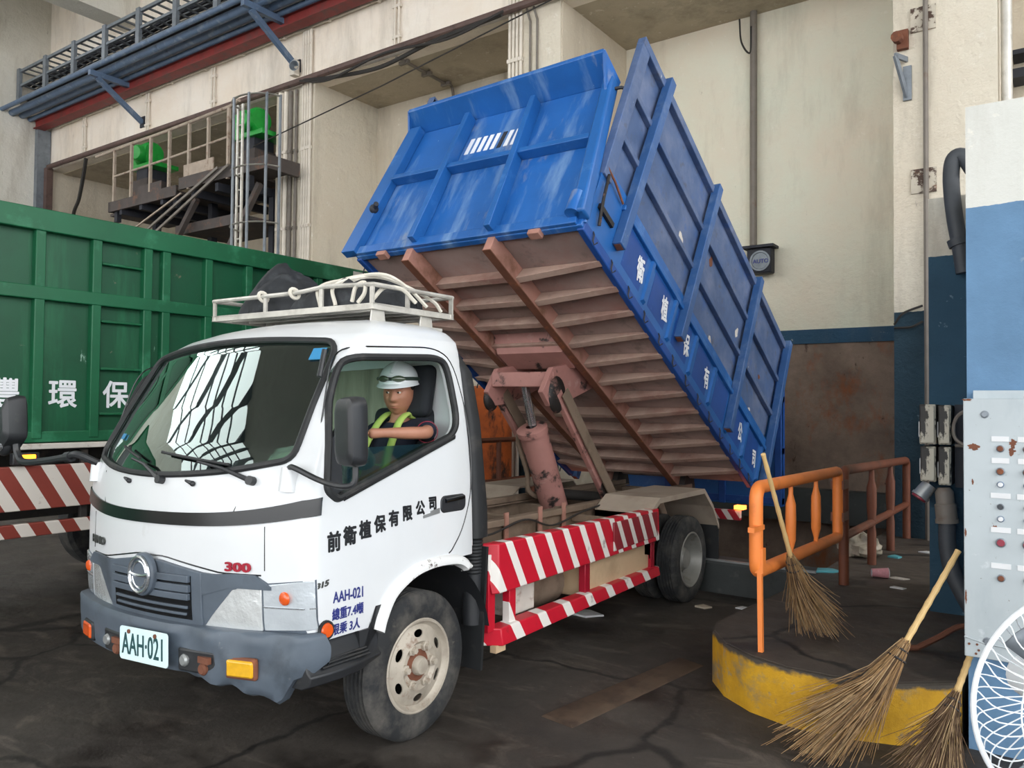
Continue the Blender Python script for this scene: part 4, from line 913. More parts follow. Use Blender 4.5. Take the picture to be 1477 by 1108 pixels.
# side walls
def side(s):
    X = s*HW
    mb = MB(BX); mb.prism([(.0, .0), (BL+.05, .0), (BL+.22, .60), (.0, .60)] if s > 0 else [(.0, .0), (BL+.05, .0), (BL+.22, .60), (.0, .60)], 0, X-s*.05, X)
    lo = bp('lower_side', mb, 'bed_blue')
    # recesses of the lower side as flat panels, their shade in the darker blue
    for i in range(7):
        a0 = .56+.515*i
        mb = MB(BX); mb.hexa([(X-s*.0, a0, .10), (X-s*.0, a0+.34, .10), (X-s*.0, a0+.34, .44), (X-s*.0, a0, .44), (X+s*.002, a0+.0, .115), (X+s*.002, a0+.32, .115), (X+s*.002, a0+.32, .43), (X+s*.002, a0, .43)])
        bp('recess_shade_panel', mb, 'bed_blue_dark', lo)
        mb = MB(BX); mb.hexa([(X, a0+.40, .06), (X, a0+.46, .06), (X, a0+.46, .47), (X, a0+.40, .47), (X+s*.022, a0+.41, .08), (X+s*.022, a0+.45, .08), (X+s*.022, a0+.45, .46), (X+s*.022, a0+.41, .46)])
        bp('lower_stiffener', mb, 'bed_blue', lo)
    mb = MB(BX); mb.bb((X-s*.01, .36, .455), (X+s*.03, BL+.18, .50)); bp('lower_rail', mb, 'bed_blue', lo, bev=.006)
    for k in range(13):
        a = .12+.31*k; mb = MB(BX); mb.tube([(X+s*.003, a, .03), (X+s*.02, a, .0), (X+s*.022, a+.005, -.05), (X+s*.03, a+.02, -.075), (X+s*.045, a+.03, -.05)], .006, 5); bp('rope_hook', mb, 'dark_steel', lo)
    # high side: sheet, frame, two rails, four posts
    mb = MB(BX); mb.prism([(.02, .52), (BL+.22, .52), (BL+.24, 1.82), (.0, 1.84)], 0, X-s*.035, X-s*.028); hi = bp('high_side', mb, 'bed_blue_worn')
    mb = MB(BX); mb.hexa([(X-s*.045, -.06, 1.80), (X+s*.025, -.06, 1.80), (X+s*.025, BL+.25, 1.79), (X-s*.045, BL+.25, 1.79), (X-s*.045, -.06, 1.875), (X+s*.025, -.06, 1.875), (X+s*.025, BL+.26, 1.865), (X-s*.045, BL+.26, 1.865)]); bp('top_rail', mb, 'bed_blue_worn', hi, bev=.006)
    mb = MB(BX); mb.hexa([(X-s*.045, .0, .48), (X+s*.02, .0, .48), (X+s*.02, .12, .48), (X-s*.045, .12, .48), (X-s*.045, -.06, 1.87), (X+s*.02, -.06, 1.87), (X+s*.02, .07, 1.80), (X-s*.045, .07, 1.80)]); bp('end_rail', mb, 'bed_blue_worn', hi, bev=.006)
    for nn in (.93, 1.37):
        mb = MB(BX); mb.bb((X-s*.03, .05, nn-.025), (X+s*.018, BL+.2, nn+.025)); bp('side_rail', mb, 'bed_blue_worn', hi, bev=.006)
    for k, (a, n0) in enumerate(((.42, .14), (1.66, .18), (3.04, .08), (4.22, .02))):
        mb = MB(BX); w_ = .045
        mb.bb((X, a-w_, n0), (X+s*.075, a+w_, 1.90)); bp('side_post', mb, mat('bed_post', '#2f5588', .5, 0, .12, 4, [('#667c9e', 4, .5, .8, (1, 1, 1)), ('#244674', 6, .6, .8), ('#8a8a84', 20, .69, .74)]) if (k == 0 and s > 0) else bpy.data.materials['bed_post'], hi, bev=.006)
        mb = MB(BX); mb.bb((X+s*.012, a-w_*.7, n0-.004), (X+s*.062, a+w_*.7, n0+.01)); bp('post_socket', mb, 'rust', hi)
    for k, (a, nn, ww, hh) in enumerate(((.95, .60, .045, .05), (1.35, 1.02, .05, .06), (2.35, .62, .05, .06), (2.0, 1.30, .04, .05), (2.9, 1.12, .035, .05), (3.6, .62, .04, .05), (3.7, 1.1, .03, .03))):
        pts = [(a+ww*math.cos(t)*(1+.3*math.sin(3*t+k)), nn+hh*math.sin(t)*(1+.25*math.cos(2*t+k))) for t in np.linspace(0, 2*PI, 11, endpoint=False)]
        mb = MB(BX); mb.prism(pts, 0, X-s*.0275, X-s*.026); bp('worn_patch', mb, 'dirty_white' if k % 3 else 'rust', hi)
    return lo
lo = side(1); side(-1)
for ch, a, n_, sz, sx in (('衛', .80, .17, .24, .8), ('植', 1.31, .17, .24, .8), ('保', 1.83, .17, .235, .8), ('有', 2.36, .17, .235, .8), ('公', 3.38, .18, .23, .8), ('司', 3.88, .15, .22, .8)):
    # characters stand upright along the leaning side
    text('side_lettering', ch, sz, (lambda a, n_: (lambda u, v, t: BX((HW+.006+t, a+u*_ca-v*_sa*.55, n_+v*.85+u*.25))))(a, n_), 'letter_white', lo, bold=.006, extrude=.001, xscale=sx*.72)
# tailgate hinged at its top edge, hanging plumb over the pit
TY, TZ0, TZ1 = 6.08, .66, 2.50
mb = MB(); mb.bb((-1.06, TY, TZ0), (1.06, TY+.04, TZ1)); tg = mb.build('tailgate', 'bed_blue', bed, bev=.006)
for x in (-1.02, -.35, .35, 1.02): mb = MB(); mb.bb((x-.04, TY-.03, TZ0), (x+.04, TY+.11, TZ1+.03)); mb.build('tailgate_rib', 'bed_blue_dark', tg, bev=.006)
for z in (.72, 1.3, 1.9, 2.44): mb = MB(); mb.bb((-1.06, TY-.01, z-.04), (1.06, TY+.10, z+.04)); mb.build('tailgate_rail', 'bed_blue_dark', tg, bev=.006)
for x in (-1.05, 1.05): mb = MB(); mb.cyl((x-.06, TY, TZ1), (x+.06, TY, TZ1), .04, 12); mb.build('gate_hinge', 'dark_steel', tg)
# front bulkhead: sheet, frame, ribs, hood, vent grille
def FPn(u, n_):   # u -1..1 across, the frame narrows to the top
    t = n_/1.42; xl = -1.20+.08*t; xr = 1.12-.155*t; return xl+(xr-xl)*(u+1)/2
def fb(u0, u1, n0, n1, a0, a1, name, m, par, bev=.006):
    mb = MB(BX); P = []
    for n_ in (n0, n1):
        for u, a in ((u0, a0), (u1, a0), (u1, a1), (u0, a1)): P.append((FPn(u, n_), a, n_))
    mb.hexa(P); return mb.build(name, m, par, bev=bev)
bh = fb(-1, 1, .0, 1.455, -.02, .0, 'bulkhead', 'bed_blue_front', bed)
fb(-1.01, -.88, -.03, 1.42, -.10, -.02, 'bulkhead_frame', 'bed_blue', bh); fb(.93, 1.02, .02, 1.42, -.12, .0, 'bulkhead_frame', 'bed_blue', bh, .02)
for uc in (-.33, .32): fb(uc-.025, uc+.025, .0, 1.40, -.13, -.02, 'bulkhead_rib', 'bed_blue', bh)
for u0, u1 in ((-.88, -.355), (-.305, .295), (.345, .93)): fb(u0, u1, .76, .81, -.11, -.02, 'bulkhead_crossbar', 'bed_blue', bh)
fb(-.95, .95, -.03, .05, -.06, -.02, 'bulkhead_foot', 'bed_blue_front', bh)
mb = MB(BX)
fr = [(-1.12, -.20, 1.52), (.95, -.28, 1.49)]; bk = [(-1.13, -.02, 1.41), (.965, -.02, 1.43)]
mb.hexa([bk[0], bk[1], fr[1], fr[0], (bk[0][0], .0, 1.45), (bk[1][0], .0, 1.47), (fr[1][0], fr[1][1]-.005, fr[1][2]+.035), (fr[0][0], fr[0][1]-.005, fr[0][2]+.035)]); bp('hood', mb, 'bed_blue_front', bh, bev=.006)
mb = MB(BX); mb.hexa([(.955, -.02, 1.20), (.975, -.02, 1.20), (.975, -.10, 1.22), (.955, -.10, 1.22), (.955, -.0, 1.46), (.985, .0, 1.46), (.965, -.28, 1.51), (.94, -.28, 1.51)]); bp('hood_end', mb, 'bed_blue_front', bh)
mb = MB(BX); mb.hexa([(-1.14, -.02, 1.30), (-1.12, -.02, 1.30), (-1.12, -.06, 1.34), (-1.14, -.06, 1.34), (-1.15, -.0, 1.45), (-1.12, .0, 1.45), (-1.11, -.20, 1.54), (-1.13, -.20, 1.54)]); bp('hood_end', mb, 'bed_blue_front', bh)
for k in range(8):
    x = -.36+.068*k; mb = MB(BX); mb.hexa([(x, -.024, .98+.01*k*0), (x+.04, -.024, .98), (x+.04, -.020, .98), (x, -.020, .98), (x+.012, -.024, 1.16), (x+.052, -.024, 1.16), (x+.052, -.02, 1.16), (x+.012, -.02, 1.16)]); bp('vent_slot', mb, 'letter_white' if k != 5 else 'dark_steel', bh)
mb = MB(BX); mb.cyl((1.04, -.09, .02), (1.04, -.09, .20), .055, 16); bp('corner_tube', mb, 'bed_blue_front', bh)
mb = MB(BX); mb.cyl((-1.10, -.06, .42), (-.98, -.16, .42), .022, 10); mb.ball((-1.05, -.11, .42), .04); bp('latch', mb, 'dark_steel', bh)
mb = MB(BX); mb.tube([(.97, -.06, 1.32), (1.04, -.04, 1.34), (1.10, .02, 1.36)], .014, 6); bp('tie_rod', mb, 'dark_steel', bh)
mb = MB(BX); mb.tube([(1.13, .05, .50), (1.14, .06, .30), (1.13, .10, .18), (1.12, .14, .10)], .012, 6); mb.bb((1.10, .08, .22), (1.125, .30, .26)); bp('side_latch', mb, 'black_grease', bed)
mb = MB(BX); mb.tube([(1.11, .02, .56), (1.13, .14, .52), (1.12, .33, .48)], .010, 6); bp('hinge_rod', mb, 'rust', bed)
# ------------------------------------------------------------------ hoist
def hq(x, y, z): return (x, y, z)
mb = MB(); 
top = (-.075, 2.75, 2.02)
mb.bar((-.36, 2.42, 2.03), (.22, 2.52, 2.03), .13, .13); hl = mb.build('hoist_crosshead', 'hoist', TR, bev=.01)
for x in (-.37, .20):
    mb = MB(); mb.prism([(2.30, 1.92), (2.45, 2.13), (2.9, 2.20), (3.28, 2.12), (3.25, 2.0), (2.62, 1.82), (2.42, 1.80)], 0, x-.025, x+.025); mb.build('hoist_plate', 'hoist', hl, bev=.005)
mb = MB(); mb.ball((.225, 2.52, 1.90), (.04, .13, .16)); mb.build('greasy_pivot', 'black_grease', hl)
mb = MB(); mb.ball((-.385, 2.40, 1.86), (.04, .10, .11)); mb.build('greasy_pivot', 'black_grease', hl)
mb = MB(); mb.cyl((-.08, 3.02, .80), (-.08, 2.62, 1.58), .125, 28); mb.lathe([(.125, 0), (.14, .0), (.14, .05), (.125, .06), (.05, .07)], (-.08, 2.62, 1.56), (0, -.40, .78), 28); cy = mb.build('hydraulic_cylinder', 'hoist', TR, ang=30)
mb = MB(); mb.cyl((-.08, 2.64, 1.55), (-.08, 2.48, 1.98), .038, 18); mb.build('piston_rod', 'chrome', cy)
mb = MB(); mb.tube(spline([(-.18, 2.58, 1.58), (-.24, 2.62, 1.48), (-.23, 2.75, 1.2), (-.24, 2.80, 1.02), (-.16, 2.95, .95), (.0, 3.0, .97)], 10), [.022+.003*(k % 2) for k in range(51)], 8); mb.build('hydraulic_hose', 'frame_tan', cy)
for x0, x1 in ((.24, .22), (-.40, -.38)):
    mb = MB(); mb.bar((x0, 2.50, 1.92), (x1+.03, 3.36, .95), .05, .085); mb.build('hoist_arm', 'hoist', TR, bev=.006)
    mb = MB(); mb.bar((x0+.05, 2.55, 1.92), (x1+.08, 3.42, .96), .012, .11); mb.build('arm_flange', 'frame_tan', TR)
mb = MB(); mb.cyl((-.42, 3.36, .95), (.30, 3.36, .95), .05, 14); mb.build('hoist_shaft', 'dark_under', TR)
mb = MB(BX); mb.hexa([(-.40, 1.30, -.16), (.28, 1.30, -.16), (.28, 1.55, -.16), (-.40, 1.55, -.16), (-.44, 1.2, -.01), (.30, 1.2, -.01), (.30, 1.62, -.01), (-.44, 1.62, -.01)]); bp('hoist_seat', mb, 'hoist')
for s in (.40, -.40):
    mb = MB(); mb.prism([(4.72, .92), (5.05, .92), (4.98, 1.12), (4.82, 1.12)], 0, s-.03, s+.03); mb.build('hinge_bracket', 'dark_under', TR)
# ------------------------------------------------------------------ green waste truck alongside
GX = -3.0
GT = thing('waste_truck', 'big green high-sided waste truck with white lettering, parked beyond the white cab', 'truck', (-4.1, 0, 0))
y0, y1 = -.80, 4.1
mb = MB(); mb.bb((-5.2, y0, 1.46), (GX-.06, y1, 3.30)); box_ = mb.build('container', 'green_steel', GT)
def gp(name, lo, hi, m='green_rail', par=None, bev=.008): mb = MB(); mb.bb(lo, hi); return mb.build(name, m, par or box_, bev=bev)
gp('top_rail', (GX-.09, y0, 3.19), (GX+.02, y1, 3.37)); gp('top_rail', (-5.22, y0, 3.19), (-5.1, y1, 3.37))
gp('middle_rail', (GX-.07, y0, 2.63), (GX+.01, y1, 2.74)); gp('bottom_rail', (GX-.09, y0, 1.47), (GX-.005, y1, 1.56))
gp('white_strip', (GX-.06, y0, 1.415), (GX+.012, y1, 1.462), 'dirty_white')
ys = [-.76, -.22, .24, .70, .88, 1.32, 1.78, 2.24, 2.7, 3.16, 3.62, 4.05]
for y in ys: gp('side_rib', (GX-.08, y-.04, 1.5), (GX+.005, y+.04, 3.2))
for z in (3.0, 2.50, 2.09, 1.70): gp('ladder_rung', (GX-.06, .29, z-.012), (GX-.01, .66, z+.012), 'green_rail')
gp('number_strip', (GX+.02, 3.18, 3.27), (GX+.024, 3.50, 3.34), 'dirty_white', bev=0)
for ch, y in (('豐', -.56), ('環', -.115), ('保', .335), ('有', .93), ('限', 1.42)):
    text('container_lettering', ch, .25, lambda u, v, t, y=y: (GX-.057+t, y+u, 1.775+v), 'letter_white', box_, bold=.0045, xscale=.95)
gp('chassis', (-5.0, -2.3, .8), (GX-.5, y1-.2, 1.41), 'dark_under', GT, 0)
sg = gp('striped_guard', (GX-.05, -.9, .93), (GX, 2.6, 1.285), 'green_guard', GT); gp('lower_striped_guard', (GX-.06, -.9, .715), (GX-.01, 2.6, .825), 'green_guard', sg)
for y in (-.7, .2, 2.2): gp('guard_post', (GX-.10, y-.03, .72), (GX-.055, y+.03, 1.4), 'dark_under', sg)
for y in (-1.6, 1.4, 2.6):
    for x in (-4.9, -3.45):
        mb = MB(); mb.lathe([(.28, -.13), (.46, -.13), (.5, -.1), (.5, .1), (.46, .13), (.28, .13)], (x, y, .5), (1, 0, 0), 36); w_ = mb.build('wheel', 'tyre', GT)
        mb = MB(); mb.lathe([(.28, .1), (.2, .02), (0, .03)], (x, y, .5), (1, 0, 0), 24); mb.build('wheel_rim', 'rim_dark', w_)
mb = MB(); mb.bb((GX+.0, -.42, 1.30), (GX+.07, -.22, 1.395)); lb = mb.build('marker_lamp_base', 'black_plastic', GT, bev=.01)
mb = MB(); mb.bb((GX+.065, -.385, 1.338), (GX+.085, -.255, 1.38)); mb.build('marker_lamp', 'lamp_orange', lb, bev=.008)
mb = MB(); mb.hexa([(-5.15, -2.75, .75), (-3.1, -2.75, .75), (-3.05, -.95, .75), (-5.2, -.95, .75), (-5.0, -2.45, 2.45), (-3.25, -2.45, 2.45), (-3.2, -.95, 2.55), (-5.05, -.95, 2.55)]); mb.build('cab', 'green_rail', GT, bev=.06, seg=3)
# ------------------------------------------------------------------ gear on the hall wall
ct = thing('cable_tray', 'grey two-tier ladder cable tray running along the top of the wall', 'cable tray', (-12, 6.4, 9.6))
for y in (6.1, 6.75):
    for z, h in ((10.36, .07), (9.98, .06), (9.62, .09)): mb = MB(); mb.bb((-18.65, y-.03, z-h/2), (-4, y+.03, z+h/2)); mb.build('side_rail', 'gal_grey', ct)
for k in range(11): x = -18.55+1.42*k; mb = MB(); mb.bb((x-.07, 6.04, 9.55), (x+.07, 6.12, 10.42)); mb.build('post', 'gal_grey', ct)
for k in range(44): x = -18.5+.33*k; mb = MB(); mb.bb((x-.025, 6.1, 9.98), (x+.025, 6.75, 10.01)); mb.bb((x-.025, 6.1, 10.33), (x+.025, 6.75, 10.36)); mb.build('rung', 'gal_grey', ct)
mb = MB(); mb.bb((-18.6, 6.15, 9.66), (-4, 6.7, 9.72)); mb.build('tray_floor', 'dark_steel', ct)
for k in range(3): mb = MB(); mb.tube([(x, 6.3+.13*k, 10.05+.02*math.sin(x*2+k)) for x in np.linspace(-18.6, -4, 40)], .035, 6); mb.build('cable', 'dark_steel', ct)
for y, z, r, lab, mt in ((5.74, 9.30, .055, 'thin blue-grey pipe, outermost of the bundle above the wall brackets', 'pipe_blue'), (5.98, 9.27, .085, 'thick blue-grey pipe beside the outermost thin one above the brackets', 'pipe_blue'), (6.22, 9.27, .08, 'weathered blue pipe with pale patches, third out of the bundle on the brackets', 'pipe_blue'), (6.42, 9.22, .06, 'blue-grey pipe lying next to the dark red channel beam', 'pipe_blue')):
    mb = MB(); mb.tube([(-18.69, y, z), (-14, y, z), (-9, y, z), (-4, y, z)], r, 12); solo('wall_pipe', mb, mt, lab, 'pipe', (-12, y, z), 'blue pipes on the wall brackets')
mb = MB(); mb.bb((-18.6, 6.52, 8.98), (-4, 6.60, 9.2)); mb.bb((-18.6, 6.46, 9.18), (-4, 6.72, 9.2)); mb.bb((-18.6, 6.46, 8.98), (-4, 6.72, 9.0)); solo('channel_beam', mb, 'pipe_red', 'dark red steel channel running under the blue pipes', 'steel beam', (-12, 6.6, 9.1))
mb = MB(); mb.tube([(-18.3, 6.84, 9.04), (-8.3, 6.84, 9.04), (-4, 6.84, 9.04)], .035, 8)
for x in np.arange(-18, -4, 1.3): mb.bb((x-.03, 6.80, 8.99), (x+.03, 6.88, 9.09))
solo('conduit', mb, 'conduit_white', 'long pale conduit along the wall just below the red channel', 'conduit', (-12, 6.84, 9.04))
for x, lab in ((-14.05, 'blue triangular pipe bracket above the left green motor'), (-8.56, 'blue triangular pipe bracket beside the pale conduits on the far column')):
    b = thing('wall_bracket', lab, 'bracket', (x, 6.88, 9.1), 'blue pipe brackets')
    mb = MB(); mb.bar((x, 5.62, 9.13), (x, 6.9, 9.13), .10, .12); mb.build('arm', 'pipe_blue', b)
    mb = MB(); mb.bar((x, 5.80, 9.06), (x, 6.88, 8.36), .09, .10); mb.build('brace', 'pipe_blue', b)
    mb = MB(); mb.bb((x-.1, 6.87, 8.25), (x+.1, 6.9, 8.5)); mb.build('wall_plate', 'dark_steel', b)
mb = MB(); mb.tube([(-18.3, 6.735, 7.98), (-13, 6.735, 7.98), (-8.2, 6.735, 7.98), (-3, 6.735, 7.98), (2.0, 6.735, 7.98)], .062, 10)
solo('duct', mb, 'duct_brown', 'brown duct along the lower edge of the concrete beam', 'duct', (-8, 6.735, 7.98))
for pts, r, lab in (([(-8.0, 6.60, 7.88), (-7.2, 6.60, 7.76), (-6, 6.60, 7.66), (-4.8, 6.60, 7.80), (-3.4, 6.60, 7.86)], .035, 'thick black cable sagging under the brown duct over the middle bay'), ([(-8.0, 6.50, 7.84), (-7.2, 6.50, 7.68), (-5.8, 6.50, 7.82), (-4.4, 6.50, 7.70), (-3.3, 6.50, 7.84)], .022, 'thin black cable looping below the thick sagging one'), ([(-16.4, 6.76, 7.88), (-16.7, 6.85, 7.5), (-17.1, 6.95, 7.0), (-17.7, 7.1, 6.6), (-17.75, 7.1, 5.2)], .045, 'black cable bending down from the duct at the far left bay')):
    mb = MB(); mb.tube(spline(pts, 8), r, 6); solo('cable', mb, 'cable_black', lab, 'cable', pts[0], 'cables below the duct')
mb = MB(); mb.tube([(-9.5, 6.6, 6.9), (-6, 6.65, 7.35), (-2, 6.6, 7.9), (1.2, 6.5, 8.5)], .012, 5); solo('cable', mb, 'cable_black', 'thin straight wire strung across in front of the middle bay', 'cable', (-6, 6.65, 7.35))
# conduits: on the far column, the middle column and the beam
cols = [(-8.10, .03, 'pale conduit at the right edge of the far column', 'conduit_white'), (-8.17, .028, 'pale conduit second from the right edge of the far column', 'conduit_white'), (-8.24, .028, 'pale conduit third from the right edge of the far column', 'conduit_white'), (-8.31, .026, 'pale conduit fourth from the right edge of the far column', 'conduit_white'), (-8.50, .03, 'tan conduit in the middle of the far column', 'conduit_grey'), (-8.66, .04, 'grey pipe left of the middle of the far column', 'conduit_grey'), (-8.78, .05, 'pale thick pipe second from the left edge of the far column', 'conduit_white'), (-8.92, .06, 'thick pale pipe at the left edge of the far column', 'conduit_white')]
for i, (x, r, lab, mt) in enumerate(cols):
    mb = MB(); zt = 8.98 if i < 4 else 7.9; yy = 6.87-r; mb.tube([(x, yy, .02), (x, yy, 3), (x, yy, zt)], r, 8)
    for z in (3.5, 5.2, 6.7): mb.bb((x-r-.003, yy-r-.004, z-.03), (x+r+.003, 6.872, z+.03))
    solo('conduit', mb, mt, lab, 'conduit', (x, 6.83, .02), 'conduits on the far column')
for i, x in enumerate((-3.41, -3.34, -3.27, -3.20)):
    mb = MB(); mb.tube([(x, 6.84, .02), (x, 6.84, 4), (x, 6.84, 7.9), (x, 6.84, 8.98)], .027, 8)
    for z in (7.2, 5.5): mb.bb((x-.033, 6.805, z-.03), (x+.033, 6.872, z+.03))
    solo('conduit', mb, 'conduit_white', 'pale conduit, %s from the left edge of the middle column' % ('first', 'second', 'third', 'fourth')[i], 'conduit', (x, 6.83, .02), 'conduits on the middle column')
for x, lab in ((-3.03, 'thin tan conduit in the middle of the middle column'), (-2.9, 'thin tan conduit right of centre on the middle column')):
    mb = MB(); mb.tube([(x, 6.85, .02), (x, 6.85, 4), (x, 6.85, 7.75), (x-.05, 6.82, 7.95)], .018, 6); solo('conduit', mb, 'conduit_grey', lab, 'conduit', (x, 6.85, .02), 'conduits on the middle column')
for x, lab in ((-16.71, 'thin vertical conduit on the beam nearest the left wall'), (-13.80, 'vertical conduit on the beam below the left pipe bracket'), (-11.25, 'vertical conduit on the beam between the two pipe brackets'), (-5.87, 'vertical conduit on the beam above the middle bay')):
    mb = MB(); 
    for dx in (-.04, .05): mb.tube([(x+dx, 6.85, 8.06), (x+dx, 6.85, 8.99)], .022, 6)
    for z in (8.25, 8.8): mb.bb((x-.09, 6.83, z-.025), (x+.10, 6.875, z+.025))
    solo('conduit', mb, 'conduit_white', lab, 'conduit', (x, 6.85, 8.06), 'short conduits on the beam')
mb = MB(); mb.tube(spline([(-5.87, 6.85, 7.88), (-5.87, 6.92, 7.89), (-5.87, 7.0, 7.895), (-5.9, 7.6, 7.90), (-5.92, 8.2, 7.90), (-5.92, 8.45, 7.88), (-5.92, 8.5, 7.3)], 6), .03, 8)
for y in (7.1, 7.7, 8.25): mb.bb((-6.02, y-.03, 7.86), (-5.8, y+.03, 7.925))
solo('conduit', mb, 'conduit_grey', 'conduit clipped across the soffit of the middle bay', 'conduit', (-5.9, 7, 7.9))
mb = MB(); mb.bb((-18.52, 6.72, 0), (-18.36, 6.88, 7.98)); solo('steel_post', mb, 'duct_brown', 'reddish brown post at the left end of the far bay', 'post', (-18.44, 6.8, 0))
mb = MB(); mb.bb((-18.69, 6.55, 0), (-18.53, 6.88, 9.0)); solo('cable_riser', mb, 'gal_grey', 'grey sheet-metal cable riser in the corner by the left wall', 'riser', (-18.6, 6.7, 0))
al = thing('siren', 'small white siren box on the far column below the pipe bracket', 'siren', (-8.42, 6.86, 8.28))
mb = MB(); mb.bb((-8.62, 6.74, 8.16), (-8.46, 6.88, 8.46)); mb.build('body', 'conduit_white', al, bev=.02)
mb = MB(); mb.lathe([(.03, 0), (.09, .12), (.10, .12)], (-8.44, 6.78, 8.30), (.4, -.9, -.1), 16); mb.build('horn', 'gal_grey', al)
# maintenance platform with railing and caged ladder
mp = thing('maintenance_platform', 'rusty steel maintenance platform with railing in the far bay', 'platform', (-11, 6.8, 6.1))
def mpb(name, lo, hi, m='rusty_deck', **k): mb = MB(); mb.bb(lo, hi); return mb.build(name, m, mp, **k)
mpb('deck', (-14.4, 6.35, 6.08), (-13.75, 7.8, 6.13)); mpb('deck', (-13.75, 6.0, 6.08), (-11.15, 7.8, 6.13)); mpb('deck_edge', (-13.75, 5.97, 6.02), (-11.15, 6.03, 6.24)); mpb('deck_edge', (-13.78, 5.97, 6.02), (-13.70, 7.8, 6.24))
mpb('deck', (-11.05, 6.0, 6.20), (-9.2, 7.8, 6.25)); mpb('deck', (-9.2, 6.0, 6.20), (-8.25, 6.7, 6.25)); mpb('deck_edge', (-11.05, 5.97, 6.12), (-8.22, 6.03, 6.36)); mpb('deck_edge', (-8.3, 5.97, 6.1), (-8.2, 6.7, 6.36))
mpb('lower_deck', (-11.6, 6.3, 5.35), (-9.2, 7.6, 5.42)); mpb('deck_edge', (-11.6, 6.26, 5.3), (-9.2, 6.32, 5.5))
for x in (-13.3, -12.5, -11.7, -10.6, -9.8, -9.3): mpb('deck_joist', (x-.05, 6.0, 5.92), (x+.05, 7.8, 6.08), 'dark_steel')
for x in (-13.6, -11.3, -8.9): mpb('deck_beam', (x-.06, 6.05, 5.80), (x+.06, 6.15, 6.1), 'dark_steel')
for x in (-13.6, -12.9, -12.15, -11.45, -10.75, -10.1, -9.45):
    mb = MB(); mb.bar((x, 6.0, 6.1), (x, 6.0, 7.42 if x < -10 else 7.48), .06, .05, (0, 1, 0)); mb.build('rail_post', 'rusty_frame', mp)
mb = MB(); mb.tube([(-14.4, 6.0, 7.38), (-13.6, 6.0, 7.40), (-11.5, 6.0, 7.43), (-9.4, 6.0, 7.50), (-9.0, 5.9, 7.5)], .035, 8); mb.build('handrail', 'rusty_frame', mp)
mb = MB(); mb.tube([(-13.6, 6.0, 6.80), (-11.6, 6.0, 6.84), (-9.4, 6.0, 6.92)], .025, 8); mb.build('middle_rail', 'rusty_frame', mp)
mb = MB(); mb.bar((-14.6, 6.0, 5.0), (-11.0, 6.0, 6.05), .03, .03); mb.build('stay_rod', 'rusty_frame', mp)
for (a, b) in (((-12.9, 5.95, 5.15), (-9.7, 5.95, 6.35)), ((-12.3, 5.9, 5.10), (-9.3, 5.9, 6.32))):
    mb = MB(); mb.bar(a, b, .035, .05); mb.build('stair_stringer', 'conduit_grey', mp)
for (a, b) in (((-12.2, 6.1, 4.2), (-10.6, 6.1, 5.9)), ((-10.0, 6.1, 4.2), (-8.6, 6.1, 5.9))):
    mb = MB(); mb.bar(a, b, .10, .10); mb.build('diagonal_brace', 'rusty_deck', mp)
for x in (-13.5, -11.35, -9.3): mpb('support_leg', (x-.07, 6.9, 0), (x+.07, 7.04, 6.08), 'dark_steel')
mpb('toe_board', (-12.6, 5.98, 6.15), (-11.7, 6.0, 6.42), 'rusty_deck'); mpb('toe_board', (-10.9, 5.98, 6.3), (-9.9, 6.0, 6.6), 'rusty_frame')
lc = thing('caged_ladder', 'pale galvanised ladder with hooped safety cage beside the far column', 'ladder', (-8.1, 5.6, 0))
for x in (-8.74, -8.60): mb = MB(); mb.bar((x, 5.7, 0), (x, 5.7, 7.28), .05, .03, (0, 1, 0)); mb.build('stile', 'bare_alloy', lc)
for z in np.arange(.3, 7.2, .3): mb = MB(); mb.tube([(-8.74, 5.7, z), (-8.60, 5.7, z)], .014, 6); mb.build('rung', 'bare_alloy', lc)
hoop = lambda z: [(-8.12+.56*math.cos(a), 5.72-.42*math.sin(a), z) for a in np.linspace(PI, 0, 15)]
for z in (3.2, 4.05, 4.95, 5.95, 7.2): mb = MB(); mb.tube(hoop(z), .03, 6, squash=.4); mb.build('cage_hoop', 'bare_alloy', lc)
for a in (PI*.62, PI*.38, PI*.18, .02): mb = MB(); p = (-8.12+.57*math.cos(a), 5.72-.43*math.sin(a)); mb.bar((p[0], p[1], 3.0), (p[0], p[1], 7.22), .05, .025, (0, 1, 0)); mb.build('cage_bar', 'gal_grey', lc)
def motor(x, y, z, lab):
    m_ = thing('motor', lab, 'motor', (x, y, z-1.15), 'green motors on the platform')
    mb = MB(); mb.bb((x-.35, y-.3, z-1.02), (x+.35, y+.3, z-.55)); mb.build('pedestal', 'rusty_deck', m_)
    mb = MB(); mb.bb((x-.2, y-.25, z-.55), (x+.25, y+.25, z-.28)); mb.build('gearbox', 'dark_steel', m_, bev=.02)
    mb = MB(); mb.bb((x-.35, y-.32, z-.30), (x+.60, y+.32, z-.20)); mb.build('base_plate', 'motor_green', m_, bev=.01)
    mb = MB(); mb.lathe([(0, 0), (.22, .0), (.26, .05), (.26, .5), (.22, .56), (0, .56)], (x-.22, y-.1, z+.06), (1, -.05, 0), 22, True); mb.build('motor_body', 'motor_green', m_)
    mb = MB(); mb.lathe([(0, 0), (.19, 0), (.19, .30), (.15, .36), (0, .36)], (x+.10, y-.16, z+.02), (.25, -1, -.05), 20); mb.build('motor_end', 'motor_green', m_)
    mb = MB(); mb.bb((x-.45, y-.22, z-.22), (x-.22, y+.22, z+.30)); mb.build('guard', 'motor_green', m_, bev=.04)
motor(-13.75, 6.95, 7.46, 'bright green motor at the left end of the platform, behind the railing')
motor(-9.80, 6.9, 7.42, 'bright green motor behind the ladder cage, near the far column')
